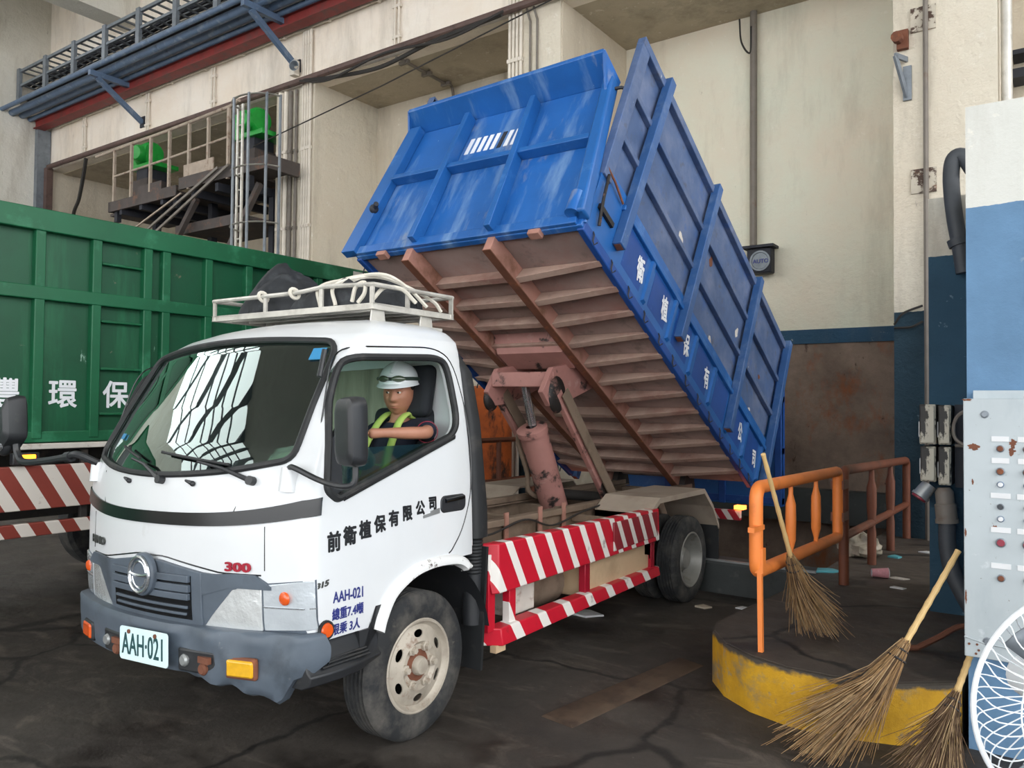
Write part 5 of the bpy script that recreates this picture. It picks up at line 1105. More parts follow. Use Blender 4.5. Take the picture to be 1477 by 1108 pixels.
# right-hand bay
hp_ = thing('signal_lamp', 'dirty grey lamp housing hung from a long pipe on the pale back wall', 'lamp', (-.1, 8.9, 4.0))
mb = MB(); mb.tube([(-.22, 8.88, 8.0), (-.22, 8.88, 4.30)], .055, 10); mb.build('drop_pipe', 'conduit_grey', hp_)
mb = MB(); mb.tube(spline([(-.45, 8.9, 7.9), (-.4, 8.85, 7.5), (-.26, 8.84, 7.3), (-.24, 8.82, 7.7)], 6), .015, 5); mb.build('wire_loop', 'cable_black', hp_)
mb = MB(); mb.bb((-.27, 8.72, 3.84), (.10, 8.92, 4.22)); hb = mb.build('housing', 'dark_steel', hp_, bev=.02); mb = MB(); mb.bb((-.32, 8.66, 4.22), (.15, 8.94, 4.26)); mb.build('roof_plate', 'dark_steel', hb)
mb = MB(); mb.lathe([(.15, 0), (.155, .03), (.13, .03), (.12, .015), (0, .02)], (-.06, 8.72, 4.02), (0, -1, 0), 24); le = mb.build('lens', 'gal_grey', hb)
text('lens_lettering', 'AUTO', .085, lambda u, v, t: (-.165+u, 8.694-t, 3.985+v), 'letter_blue', hb, bold=.002)
mb = MB(); mb.tube([(2.463, 6.82, .33), (2.46, 6.82, 3.5), (2.46, 6.82, 7.9)], .028, 8); cp = solo('conduit', mb, 'conduit_grey', 'thin grey pipe running up the near column', 'conduit', (2.46, 6.82, .33))
for z, mt in ((6.30, 'rust_plate'), (4.42, 'rust_plate')):
    tag(MB().bb((2.30, 6.852, z-.14), (2.56, 6.878, z+.14)).build('pipe_clamp', mt), 'rusty square clamp plate on the near column pipe, %s of two' % ('upper' if z > 5 else 'lower'), 'clamp', 'clamp plates on the near column')
wb = thing('wall_hook', 'folded grey steel bracket on the left edge of the near column', 'bracket', (2.2, 6.85, 5.6))
mb = MB(); mb.bb((2.22, 6.84, 5.38), (2.31, 6.872, 5.78)); mb.build('plate', 'gal_grey', wb); mb = MB(); mb.bar((2.17, 6.66, 5.86), (2.26, 6.86, 5.42), .03, .06); mb.bar((2.17, 6.66, 5.86), (2.26, 6.86, 5.86), .03, .06); mb.build('arm', 'gal_grey', wb)
st_ = MB(); st_.bb((2.16, 6.80, 5.98), (2.28, 6.872, 6.2)); st_.cyl((2.18, 6.8, 6.1), (2.18, 6.66, 6.08), .06, 10); solo('anchor_stub', st_, 'rust', 'rusty stub anchor above the folded bracket on the near column', 'anchor', (2.2, 6.85, 6.1))
mb = MB(); mb.tube(spline([(2.12, 6.84, 2.78), (2.22, 6.80, 2.90), (2.42, 6.82, 2.98)], 6), .014, 5); mb.tube(spline([(2.12, 6.84, 2.74), (2.3, 6.80, 2.74), (2.42, 6.82, 2.80)], 6), .014, 5); solo('cable', mb, 'cable_black', 'black wires looped across the blue foot of the near column', 'cable', (2.12, 6.84, 2.78))
mb = MB(); mb.tube([(3.24, 6.98, .0), (3.24, 6.98, 4), (3.24, 6.98, 7.95)], .055, 12); solo('drain_pipe', mb, 'bare_alloy', 'pale grey drain pipe in the corner right of the near column', 'pipe', (3.24, 6.98, 0))
mb = MB(); mb.bb((3.2, 8.55, 6.0), (4.6, 8.9, 6.12)); mb.bb((3.2, 8.55, 6.3), (4.6, 8.9, 6.36)); solo('wall_shelf_beam', mb, 'dark_steel', 'dark steel ledge in the bay right of the pale drain pipe', 'ledge', (3.9, 8.9, 6.0))
mb = MB(); mb.tube(spline([(3.27, 3.23, 3.50), (3.20, 3.23, 3.62), (3.14, 3.23, 3.605), (3.125, 3.23, 3.45), (3.145, 3.23, 3.2), (3.175, 3.23, 3.0)], 6), .055, 14); mb.tube([(3.165, 3.23, 3.05), (3.20, 3.23, 2.78)], .05, 14); mb.tube([(3.155, 3.23, 3.03), (3.17, 3.23, 2.98)], .064, 14)
solo('cable_elbow', mb, 'hose_dark', 'dark grey bent pipe rising beside the blue and white block', 'pipe', (3.15, 3.23, 3.3))
# beyond the truck: left side of the tipping bay
bf = thing('barrier', 'dark rusty barrier beyond the truck chassis at the far side of the pit', 'barrier', (-2.75, 5.4, 0))
for y in (4.9, 5.75, 6.6): mb = MB(); mb.tube([(-2.75, y, 0), (-2.75, y, 1.32)], .035, 8); mb.build('post', 'orange_shaded_dirty', bf)
for z in (1.32, .75): mb = MB(); mb.tube([(-2.75, 4.9, z), (-2.75, 6.6, z)], .035, 8); mb.build('rail', 'orange_shaded_dirty', bf)
tk = MB(); tk.lathe([(0, 0), (.42, 0), (.45, .05), (.45, 1.35), (.40, 1.5), (0, 1.55)], (-3.4, 6.2, .55), (0, 0, 1), 24); tk.bb((-3.7, 5.9, 0), (-3.1, 6.5, .56)); solo('oil_tank', tk, 'orange_rusty', 'rust-streaked orange tank glimpsed behind the truck cab', 'tank', (-3.4, 6.2, 0))
# ------------------------------------------------------------------ right foreground
cb = thing('control_cabinet', 'grey rust-spotted control cabinet with push buttons on the blue block', 'control cabinet', (3.8, 1.55, .56))
mb = MB(); mb.bb((3.384, 1.42, .556), (4.15, 1.658, 1.862)); cbody = mb.build('cabinet_body', 'cabinet_grey', cb, bev=.006)
mb = MB(); mb.bb((3.384, 1.402, .556), (4.15, 1.418, 1.862)); cdoor = mb.build('cabinet_door', 'cabinet_grey', cb, bev=.004)
mb = MB(); mb.bb((3.42, 1.50, 1.862), (4.15, 1.658, 1.905)); mb.build('top_flange', 'cabinet_grey', cb)
def disc(x, z, r, m, name, d=.012, par=None, ring=None):
    mb = MB(); mb.lathe([(r, 0), (r, d), (r*.85, d+.004), (0, d+.004)], (x, 1.402, z), (0, -1, 0), 18); o = mb.build(name, m, par or cdoor)
    if ring: mb = MB(); mb.lathe([(r, 0), (r*1.3, 0), (r*1.3, d*.5), (r, d*.7)], (x, 1.402, z), (0, -1, 0), 18); mb.build('button_ring', ring, o)
for dx in (0, .112, .224):
    for z, r, m_, n_ in ((1.612, .014, 'rust', 'indicator_lamp'), (1.499, .015, 'rust', 'selector_knob'), (1.433, .012, 'paper', 'push_button'), (1.323, .012, 'hose_dark', 'push_button'), (1.262, .012, 'paper', 'push_button'), (1.144, .018, 'red_button', 'push_button'), (.968, .014, 'rust', 'indicator_lamp')):
        disc(3.546+dx, z, r, m_, n_, .014 if n_ != 'selector_knob' else .022, None, {'paper': 'pipe_blue', 'hose_dark': 'gal_grey'}.get(m_, 'gal_grey'))
    for z, w_ in ((1.66, .075), (1.552, .075), (1.377, .085), (1.207, .085), (1.028, .085)):
        mb = MB(); mb.bb((3.546+dx-w_/2, 1.398, z-.013), (3.546+dx+w_/2, 1.402, z+.013)); mb.build('label_plate', 'paper', cdoor)
disc(3.479, 1.782, .015, 'gal_grey', 'door_lock', .006, None, 'gal_grey'); disc(3.485, .645, .016, 'gal_grey', 'door_lock', .006, None, 'gal_grey')
for x, z in ((3.405, .62), (3.44, .622), (3.447, .594), (3.435, .575)): disc(x, z, .006, 'rust', 'rivet_hole', .001)
mb = MB(); mb.tube([(3.384, 1.398, .655), (3.47, 1.398, .635), (3.60, 1.398, .625)], .004, 5); mb.build('bottom_crease', 'cabinet_grey', cdoor)
for k, (x, z, w_, h_) in enumerate(((3.43, 1.618, .035, .022), (3.60, 1.64, .022, .03), (3.595, 1.60, .02, .028), (3.52, 1.215, .018, .02), (3.425, 1.44, .008, .018), (3.40, 1.855, .03, .008), (3.392, 1.18, .006, .03), (3.392, .86, .007, .05), (3.66, 1.60, .02, .02))):
    rj = random.Random(k); pts = [(x+w_*.8*math.cos(t)*r_, z+h_*.8*math.sin(t)*r_) for t, r_ in ((t, rj.uniform(.55, 1.15)) for t in np.linspace(0, 2*PI, 22, endpoint=False))]
    mb = MB(); mb.prism(pts, 1, 1.4005, 1.402); mb.build('rust_blotch', 'rust', cdoor)
# electrical boxes, plug, hose
for i, (x0, x1, z0, z1, lab) in enumerate(((2.93, 3.035, 1.555, 1.84, 'upper left'), (3.05, 3.13, 1.555, 1.835, 'upper right'), (2.935, 3.035, 1.29, 1.54, 'lower left'), (3.05, 3.13, 1.27, 1.54, 'lower right'))):
    e = thing('switch_box', 'peeling black and white switch box, %s of the four by the cabinet' % lab, 'switch box', (x0, 3.2, z0), 'switch boxes on the dark blue block')
    mb = MB(); mb.bb((x0, 3.10, z0), (x1, 3.30, z1)); bd_ = mb.build('box_body', 'peeling_box', e, bev=.008)
    mb = MB(); mb.bb((x0+.008, 3.085, z0+.01), (x1-.008, 3.10, z1-.01)); mb.build('box_lid', 'peeling_box', e, bev=.004)
    mb = MB(); mb.bb((x0-.012, 3.15, z0+.05), (x0, 3.2, z0+.16)); mb.build('hinge', 'steel', e)
pl = thing('industrial_socket', 'round grey plug socket angled out below the lower left switch box', 'socket', (2.95, 3.15, 1.24))
mb = MB(); mb.lathe([(.05, 0), (.055, .05), (.055, .09), (.062, .09), (.062, .11), (.05, .115)], (2.985, 3.16, 1.262), (-.55, -.25, -.8), 18); mb.build('socket_body', 'steel', pl); mb = MB(); mb.lathe([(.0, .112), (.052, .112), (.052, .125), (0, .125)], (2.985, 3.16, 1.262), (-.55, -.25, -.8), 18); mb.build('socket_cap', 'red_button', pl)
hs = thing('hose', 'thick dark hose with grey coupling hanging below the switch boxes', 'hose', (3.1, 3.15, .33))
mb = MB(); mb.tube(spline([(3.098, 3.15, 1.02), (3.10, 3.14, .85), (3.13, 3.12, .68), (3.20, 3.10, .52), (3.30, 3.08, .36)], 6), .056, 14); mb.build('hose_tube', 'hose_dark', hs)
mb = MB(); mb.lathe([(.04, .25), (.06, .22), (.06, .14), (.07, .13), (.07, .03), (.075, .03), (.075, 0), (.058, 0)], (3.098, 3.15, 1.0), (-.08, .02, 1), 18); mb.build('coupling', 'conduit_grey', hs)
mb = MB(); mb.tube(spline([(3.36, 3.0, 1.83), (3.20, 3.05, 1.78), (3.15, 3.08, 1.68), (3.18, 3.08, 1.58), (3.36, 3.0, 1.50)], 6), .013, 6); mb.tube(spline([(3.15, 3.17, 1.548), (3.2, 3.15, 1.55), (3.36, 3.05, 1.55)], 4), .012, 6); solo('cable', mb, 'conduit_grey', 'grey cable looped between the switch boxes and the cabinet', 'cable', (3.15, 3.1, 1.68))
mb = MB(); mb.bb((3.14, 3.22, 1.25), (3.37, 3.30, 1.84)); solo('gap_shade', mb, 'dark_steel', 'dark sheet added as shade behind the cable loop between switch boxes and cabinet', 'board', (3.25, 3.3, 1.25))  # no real board: dark sheet added to shade the gap
mb = MB(); mb.tube(spline([(3.05, 2.2, .345), (3.15, 2.3, .40), (3.25, 2.4, .46), (3.37, 2.45, .47)], 6), .018, 6); mb.tube([(2.95, 2.12, .346), (3.05, 2.2, .345)], .018, 6); solo('steel_rod', mb, 'rust', 'bent rusty rod sticking out by the foot of the blue block', 'rod', (3.05, 2.2, .34))
# orange barrier at the pit edge
BXX = 2.25
b1 = thing('barrier', 'bright orange pipe barrier panel at the pit edge, nearest section', 'barrier', (BXX, 1.6, .33), 'orange barrier sections')
fr = roundpoly([(1.60, .80), (1.60, 1.315), (3.62, 1.29), (3.62, .755)], [.07, .09, .05, .05], 5)
mb = MB(); mb.tube([(BXX, y, z) for y, z in fr], .042, 12, True); mb.build('pipe_frame', mat('orange_fade', '#e8823a', .5, 0, .08, 4, [('#b5602c', 2.5, .58, .75), ('#6a3c24', 5, .68, .8)]), b1)
for y in (2.32, 2.96):
    mb = MB(); mb.lathe([(.016, 0), (.016, .05), (.034, .12), (.036, .25), (.034, .36), (.016, .43), (.014, .52)], (BXX, y, .785), (0, 0, 1), 12); mb.build('flattened_baluster', 'orange_paint', b1)
mb = MB(); mb.bar((BXX+.04, 1.57, .332), (BXX+.02, 1.60, 1.08), .028, .028, (0, 1, 0)); mb.bb((BXX+.0, 1.45, 1.06), (BXX+.04, 1.64, 1.09)); mb.bb((BXX-.0, 1.575, .80), (BXX+.05, 1.63, .95)); mb.build('latch_leg', 'orange_paint', b1)
for y, lab in ((3.66, 0),):
    for z in (.92, 1.18): mb = MB(); mb.bb((BXX-.05, 3.60, z-.035), (BXX+.05, 3.77, z+.035)); mb.build('hinge_collar', 'orange_shaded_dirty', b1)
b2 = thing('barrier', 'rusty orange barrier section before the near column, shade mixed into its paint', 'barrier', (BXX, 3.75, .33), 'orange barrier sections')
mb = MB(); mb.tube([(BXX, 3.82, .335)]+[(BXX, y, z) for y, z in roundpoly([(3.82, .34), (3.82, 1.285), (6.78, 1.22), (6.78, .34)], [.0, .08, .08, .0], 5)[6:-6]]+[(BXX, 6.78, .335)], .042, 12); mb.build('pipe_frame', 'orange_shaded_dirty', b2)
mb = MB(); mb.tube([(BXX, 3.82, .73), (BXX, 6.78, .72)], .036, 10); mb.build('lower_rail', 'orange_shaded_dirty', b2)
for y in (4.92, 5.84):
    mb = MB(); mb.lathe([(.04, 0), (.04, .3), (.032, .36), (.045, .55), (.045, .72), (.026, .80), (.022, .93)], (BXX, y, .33), (0, 0, 1), 12); mb.build('baluster', 'orange_shaded_dirty', b2)
# brooms
def broom(tip, top, spread, L, lab, n, loc, sweep, mt='twig', hr=.017, seed=1):
    """tip = where the bristles touch down, top = handle end; L = bristle length"""
    rnd = random.Random(seed); b = thing('broom', lab, 'broom', loc, 'bamboo brooms')
    tip = Vector(tip); top = Vector(top); ax = (top-tip).normalized(); neck = tip+ax*L
    mb = MB(); k = 9; H = (top-neck+ax*.12).length; st = neck-ax*.12
    pts = []; rs = []
    for i in range(k*3+1):
        t = i/(k*3); pts.append(st+ax*H*t); rs.append(hr*(1.14 if i % 3 == 0 else 1.0)*(1-.12*t))
    mb.tube(pts, rs, 10); mb.build('handle', 'bamboo', b)
    x = ax.orthogonal().normalized(); y = ax.cross(x); sw = Vector(sweep)
    for part, mm, frac in (('bristles', mt, .62), ('pale_bristles', 'twig_pale', .2), ('dark_bristles', 'twig_dark', .18)):
        mb = MB()
        for i in range(int(n*frac)):
            a = rnd.uniform(0, 2*PI); r = math.sqrt(rnd.random()); o = x*math.cos(a)*r+y*math.sin(a)*r
            s0 = neck+o*.028+ax*rnd.uniform(-.05, .06); l = L*rnd.uniform(.55, 1.08)
            mid = s0-ax*l*.5+o*spread*.30+sw*.20*rnd.uniform(.5, 1.3); en = s0-ax*l+o*spread*rnd.uniform(.7, 1.25)+sw*rnd.uniform(.4, 1.2)
            j = Vector((rnd.gauss(0, 1), rnd.gauss(0, 1), rnd.gauss(0, 1)))*.012
            zmin = loc[2]+.006
            P = [s0, (s0+mid)/2+j*.5, mid+j, en+j*2]
            P = [Vector((p.x, p.y, max(p.z, zmin+.01*rnd.random()))) for p in P]
            mb.tube(P, [.0028, .0026, .0022, .0012], 4, caps=False)
        mb.build(part, mm, b)['kind'] = 'stuff'
    mb = MB()
    for q in (.0, -.05): mb.tube([neck+ax*q+(.034+abs(q)*.25)*(x*math.cos(a)+y*math.sin(a)) for a in np.linspace(0, 2*PI, 14, endpoint=False)], .006, 5, True)
    mb.build('binding', 'cable_black', b)
broom((2.40, 2.22, .36), (2.335, 1.47, 1.53), .13, .56, 'bamboo broom leaning on the orange barrier with dark twigs', 340, (2.4, 2.25, .33), (.10, -.06, -.02), 'twig', .0145, 3)
broom((2.86, 1.10, .03), (3.342, 1.56, 1.06), .16, .62, 'large straw broom leaning against the cabinet with twigs fanned on the floor', 460, (2.86, 1.1, 0), (-.16, -.10, -.02), 'twig', .0165, 5)
broom((3.25, 1.05, .02), (3.40, 1.62, .545), .15, .45, 'third broom half hidden behind the white fan, bottom right corner', 260, (3.3, 1.0, 0), (-.02, -.08, 0), 'twig_dark', .017, 9)
# fan
fx = thing('pedestal_fan', 'white wire-guard pedestal fan cut by the right edge of the picture', 'fan', (3.95, -.25, 0))
fc = Vector((3.889, -.302, .92)); fr_ = Vector((.8156, .5785, 0)); fn = Vector((.5785, -.8156, 0)); fu = Vector((0, 0, 1))
def ring(r, d, n=48): return [fc+fn*d+fr_*(r*math.cos(a))+fu*(r*math.sin(a)) for a in np.linspace(0, 2*PI, n, endpoint=False).tolist()]
mb = MB(); mb.tube(ring(.347, 0, 64), .0085, 8, True); gd_ = mb.build('guard_rim', 'fan_white', fx)
mb = MB()
for r, d in ((.25, .075), (.235, .08), (.12, .10)): mb.tube(ring(r, d), .0028, 6, True)
mb.build('guard_rings', 'fan_white', gd_)
for k in range(48):
    a = 2*PI*k/48; e = math.cos(a)*fr_+math.sin(a)*fu; a2 = a+.10; e2 = math.cos(a2)*fr_+math.sin(a2)*fu
    mb = MB(); mb.tube(spline([fc+e2*.06+fn*.10, fc+e2*.20+fn*.088, fc+e2*.30+fn*.05, fc+e*.338+fn*.012, fc+e*.335-fn*.01, fc+e*.28-fn*.06, fc+e*.12-fn*.085], 4), .0022, 5); mb.build('guard_wire', 'fan_white', gd_)
mb = MB(); mb.lathe([(0, .11), (.055, .11), (.06, .095), (0, .095)], fc, fn, 20); mb.build('guard_badge', 'pipe_blue', gd_)
for k in range(3):
    mb = MB(); rows = []
    for r in np.linspace(.05, .30, 8):
        w_ = .26*math.sin(min(1, r/.2)*PI/2)
        rows.append([fc+fr_*float(r*math.cos(a))+fu*float(r*math.sin(a))+fn*float(.03-.05*t) for t, a in ((t, 2*PI*k/3+(t-.5)*w_*3.2) for t in np.linspace(0, 1, 6))])
    mb.grid(rows); bl = mb.build('blade', 'gal_grey', fx); s_ = bl.modifiers.new('s', 'SOLIDIFY'); s_.thickness = .004
mb = MB(); mb.cyl(fc-fn*.06, fc-fn*.30, .085, 20, .07); mb.build('motor_housing', 'fan_white', fx, bev=.01)
mb = MB(); p = fc-fn*.2; mb.cyl((p.x, p.y, .03), (p.x, p.y, .86), .022, 12); mb.build('stand', 'fan_white', fx); mb = MB(); mb.lathe([(0, 0), (.22, 0), (.22, .02), (.05, .045), (.03, .06), (0, .06)], (p.x, p.y, 0), (0, 0, 1), 28); mb.build('base', 'fan_white', fx)
# litter
def litter(name, pts, z, th, m, lab, cat, grp=None, jit=.004, seed=2):
    rnd = random.Random(seed); mb = MB(); n = len(pts); cx = sum(p[0] for p in pts)/n; cy_ = sum(p[1] for p in pts)/n
    a = [(x, y, z+th*.4+rnd.uniform(0, jit)) for x, y in pts]; b = [(x, y, z) for x, y in pts]
    mb.add(a+[(cx, cy_, z+th)]+b, [(i, (i+1) % n, n) for i in range(n)]+[(n+1+i, n+1+(i+1) % n, (i+1) % n, i) for i in range(n)]+[tuple(range(2*n, n, -1))])
    return solo(name, mb, m, lab, cat, (cx, cy_, z), grp)
def crumple(name, c, r, m, lab, cat, seed=1, mats=None):
    rnd = random.Random(seed); mb = MB(); nu, nv = 22, 14; ph = [rnd.uniform(0, 6) for _ in range(8)]
    rows = []
    for j in range(nv+1):
        row = []
        for i in range(nu):
            u = 2*PI*i/nu; v = PI*j/nv; k = 1+.16*math.sin(3*u+ph[0]+2*v)+.13*math.sin(5*u-3*v+ph[1])+.10*math.sin(9*v+4*u+ph[2])+rnd.uniform(-.05, .05)*(0 < j < nv)
            row.append((c[0]+r[0]*k*math.sin(v)*math.cos(u), c[1]+r[1]*k*math.sin(v)*math.sin(u), max(c[2], c[2]+r[2]*(.45+.62*k*math.cos(v)))))
        rows.append(row)
    mb.grid(rows, True, True); return solo(name, mb, m, lab, cat, c, ang=50)
crumple('plastic_bag', (2.06, 5.35, .33), (.20, .19, .20), 'plastic_bag', 'crumpled dirty plastic bag on the platform behind the orange barrier', 'bag', 4)
cup = thing('paper_cup', 'pink paper cup lying on the dark platform right of the barrier post', 'cup', (2.44, 4.32, .33))
mb = MB(); mb.lathe([(.033, 0), (.034, .0), (.045, .135)], (2.375, 4.27, .376), (.82, .38, -.0), 20); mb.build('cup_wall', 'pink', cup); mb = MB(); mb.lathe([(.045, .135), (.048, .138), (.044, .14)], (2.375, 4.27, .376), (.82, .38, 0), 20); mb.build('cup_rim', 'paper', cup); mb = MB(); mb.lathe([(0, .002), (.033, .002)], (2.375, 4.27, .376), (.82, .38, 0), 20); mb.build('cup_bottom', 'paper', cup)
litter('wrapper', [(1.93, 4.20), (2.06, 4.28), (2.10, 4.36), (2.02, 4.42), (1.90, 4.36)], .33, .03, 'cyan_wrap', 'cyan plastic wrapper at the pit edge beside the barrier post', 'wrapper')
litter('paper_scrap', [(1.36, 4.32), (1.46, 4.30), (1.60, 4.38), (1.70, 4.36), (1.62, 4.48), (1.40, 4.44)], .318, .025, 'paper', 'white paper scrap on the kerb stop behind the rear wheel', 'paper')
litter('paper_scrap', [(1.33, 3.80), (1.42, 3.78), (1.45, 3.88), (1.36, 3.90)], 0, .012, 'paper', 'small white card on the floor in front of the kerb stop', 'paper')
litter('paper_scrap', [(.22, 2.72), (.42, 2.70), (.52, 2.84), (.34, 2.92), (.20, 2.86)], 0, .03, 'paper', 'crumpled white paper on the floor under the striped guard', 'paper')
litter('paper_scrap', [(2.50, 5.9), (2.62, 5.86), (2.66, 5.95), (2.56, 6.0)], .33, .02, 'paper', 'pale scrap lying near the foot of the near column', 'paper')
litter('paper_scrap', [(2.50, 4.35), (2.62, 4.33), (2.66, 4.40), (2.54, 4.43)], .33, .015, 'dirty_white', 'flat grey scrap beside the pink cup', 'paper')
litter('wrapper', [(2.30, 5.4), (2.40, 5.38), (2.42, 5.47), (2.32, 5.5)], .33, .03, 'cyan_wrap', 'small blue wrapper on the platform between bag and column', 'wrapper')
litter('paper_scrap', [(2.58, 3.95), (2.68, 3.93), (2.70, 3.99), (2.60, 4.02)], .33, .012, 'paper', 'small pale scrap in front of the dark blue block', 'paper')
litter('leaf_scrap', [(1.02, 3.62), (1.12, 3.60), (1.16, 3.68), (1.06, 3.72)], 0, .03, 'plastic_bag', 'brownish scrap on the floor beside the rear wheel', 'scrap')
mb = MB(); mb.hexa([(1.30, .66, 0), (1.54, .62, 0), (1.72, 2.10, 0), (1.50, 2.16, 0), (1.32, .68, .012), (1.52, .64, .012), (1.70, 2.08, .012), (1.52, 2.14, .012)]); solo('steel_plate_strip', mb, 'rust_floor', 'worn brown steel strip set along the floor before the island', 'steel strip', (1.5, 1.4, 0), bev=.004)
# ------------------------------------------------------------------ the driver
def skin_mesh(vs, es, rs, sub=2):
    me = bpy.data.meshes.new('sk'); me.from_pydata([tuple(v) for v in vs], es, []); o = bpy.data.objects.new('sk', me); C.objects.link(o)
    k = o.modifiers.new('skin', 'SKIN'); k.use_smooth_shade = True
    for i, r in enumerate(rs):
        d = me.skin_vertices[0].data[i]; d.radius = (r, r) if isinstance(r, (int, float)) else r; d.use_root = (i == 0)
    s_ = o.modifiers.new('s', 'SUBSURF'); s_.levels = s_.render_levels = sub
    m2 = evalmesh(o); bpy.data.objects.remove(o); bpy.data.meshes.remove(me); return m2
def chain(groups):
    vs = []; es = []; rs = []
    for g in groups:
        par, pts = g; prev = par
        for p, r in pts:
            vs.append(p); rs.append(r); i = len(vs)-1
            if prev is not None: es.append((prev, i))
            prev = i
    return vs, es, rs
PX = thing('person', 'driver in white hard hat, navy shirt and lime vest looking out of the cab', 'person', (.5, .2, 1.23))
HC = Vector((.525, .262, 1.868)); HR = Matrix.Rotation(math.radians(24), 3, 'Z') @ Matrix.Rotation(math.radians(6), 3, 'X')   # face turned towards the window
HS = 1.14
def hw(p): return HC + HR @ (Vector(p)*HS)
def g2(x, z, cx, cz, sx, sz): return math.exp(-((x-cx)/sx)**2-((z-cz)/sz)**2)
def head_pt(u, v):
    sx, sy, sz = math.sin(v)*math.sin(u), -math.sin(v)*math.cos(u), math.cos(v)
    x, y, z = .080*math.copysign(abs(sx)**.92, sx), .094*sy, .112*sz
    if z < -.02: k = (-.02-z)/.10; x *= 1-.24*k**1.6; y = y*(1-.10*k) - .006*k
    if sy < 0:
        f = -sy; d = 0
        tip = max(0, min(1, (.035-z)/.055)) if z > -.028 else max(0, 1-(-.028-z)/.012)
        d += .026*math.exp(-(x/.0135)**2)*tip*(1 if z < .035 else 0)
        d += .010*g2(abs(x), z, .014, -.020, .009, .009)
        d += .007*g2(abs(x), z, .030, .036, .022, .010) - .010*g2(abs(x), z, .031, .018, .018, .012)
        d += .006*g2(abs(x), z, .045, -.012, .018, .020) + .010*g2(x, z, 0, -.060, .026, .014) - .005*g2(x, z, 0, -.0605, .024, .0025)
        d += .004*g2(x, z, 0, -.052, .016, .004) + .005*g2(x, z, 0, -.069, .015, .005) + .012*g2(x, z, 0, -.100, .022, .016)
        y -= d*f**.7
    return (x, y, z)
nu, nv = 72, 60
headrows = [[hw(head_pt(2*PI*i/nu, PI*j/nv)) for i in range(nu)] for j in range(nv+1)]
hm = MB(); hm.grid(headrows, True, True)
for s in (1, -1):
    q = MB(); q.ball((0, 0, 0), (.010, .022, .034), 16, 12)
    hm.add([hw((s*(.079+.012*max(0, p[1])/.02), p[1]+.012, p[2]+.002)) for p in q.v], q.f)
# body and limbs; left hand closed on the wheel
bv = chain([
    (None, [((.50, .17, 1.27), .125), ((.50, .21, 1.42), .125), ((.51, .26, 1.57), .125), ((.515, .285, 1.665), .075), ((.52, .285, 1.73), .062), ((.522, .275, 1.80), .060)]),
    (2, [((.60, .29, 1.655), .075), ((.70, .295, 1.665), .058), ((.77, .24, 1.655), .047), ((.835, .165, 1.645), .040), ((.79, .04, 1.645), .039), ((.735, -.075, 1.648), .028), ((.715, -.125, 1.646), .032), ((.70, -.165, 1.644), .034)]),
    (2, [((.42, .29, 1.655), .075), ((.33, .295, 1.645), .058), ((.27, .20, 1.56), .046), ((.24, .10, 1.50), .039), ((.27, -.02, 1.53), .036), ((.31, -.12, 1.575), .027), ((.325, -.16, 1.59), .032), ((.335, -.20, 1.60), .034)]),
    (0, [((.60, .0, 1.22), .085), ((.62, -.24, 1.18), .062), ((.62, -.46, 1.04), .050), ((.62, -.58, .90), .04)]),
    (0, [((.40, .0, 1.22), .085), ((.36, -.24, 1.18), .062), ((.35, -.46, 1.04), .050), ((.35, -.58, .90), .04)])])
parts = [skin_mesh(*bv)]
def fingers(palm, fwd, side, dn):
    """four fingers of different lengths bent over the rim, thumb off the side of the palm"""
    palm, fwd, side, dn = Vector(palm), Vector(fwd).normalized(), Vector(side).normalized(), Vector(dn).normalized()
    for k, L in enumerate((.068, .078, .073, .058)):
        b = palm+side*(-.027+.018*k)+fwd*.010
        parts.append(skin_mesh(*chain([(None, [(b-fwd*.02, .010), (b+fwd*.022, .0095), (b+fwd*(.022+L*.34)+dn*.012, .0088), (b+fwd*(.024+L*.42)+dn*(.012+L*.30), .008), (b+fwd*(.012+L*.30)+dn*(.016+L*.50), .0068)])])))
    b = palm-side*.030-fwd*.025
    parts.append(skin_mesh(*chain([(None, [(b+side*.012, .012), (b-side*.016+fwd*.016+dn*.006, .0105), (b-side*.026+fwd*.038+dn*.016, .009), (b-side*.026+fwd*.054+dn*.026, .0075)])])))
fingers((.695, -.185, 1.645), (-.25, -1, -.05), (.85, -.2, .1), (0, .1, -1)); fingers((.338, -.215, 1.60), (.25, -1, -.05), (-.85, -.2, .1), (0, .1, -1))
bm = bmesh.new(); bm.from_mesh(hm.build('tmp', []).data)
d_ = bpy.data.objects['tmp']; bpy.data.objects.remove(d_)
for p_ in parts: bm.from_mesh(p_)
me = bpy.data.meshes.new('person_body'); bm.to_mesh(me); bm.free()
o = bpy.data.objects.new('pb', me); C.objects.link(o); k = o.modifiers.new('r', 'REMESH'); k.mode = 'VOXEL'; k.voxel_size = .0042; k.use_smooth_shade = True
k = o.modifiers.new('sm', 'SMOOTH'); k.factor = .4; k.iterations = 2
me = evalmesh(o); bpy.data.objects.remove(o)
me.name = 'body'; body = finish('body', setmat(shift(me, PX.location), 'skin'), PX, ang=180)
def pp(name, mb, m, par=None, **k): return mb.build(name, m, par or PX, **k)
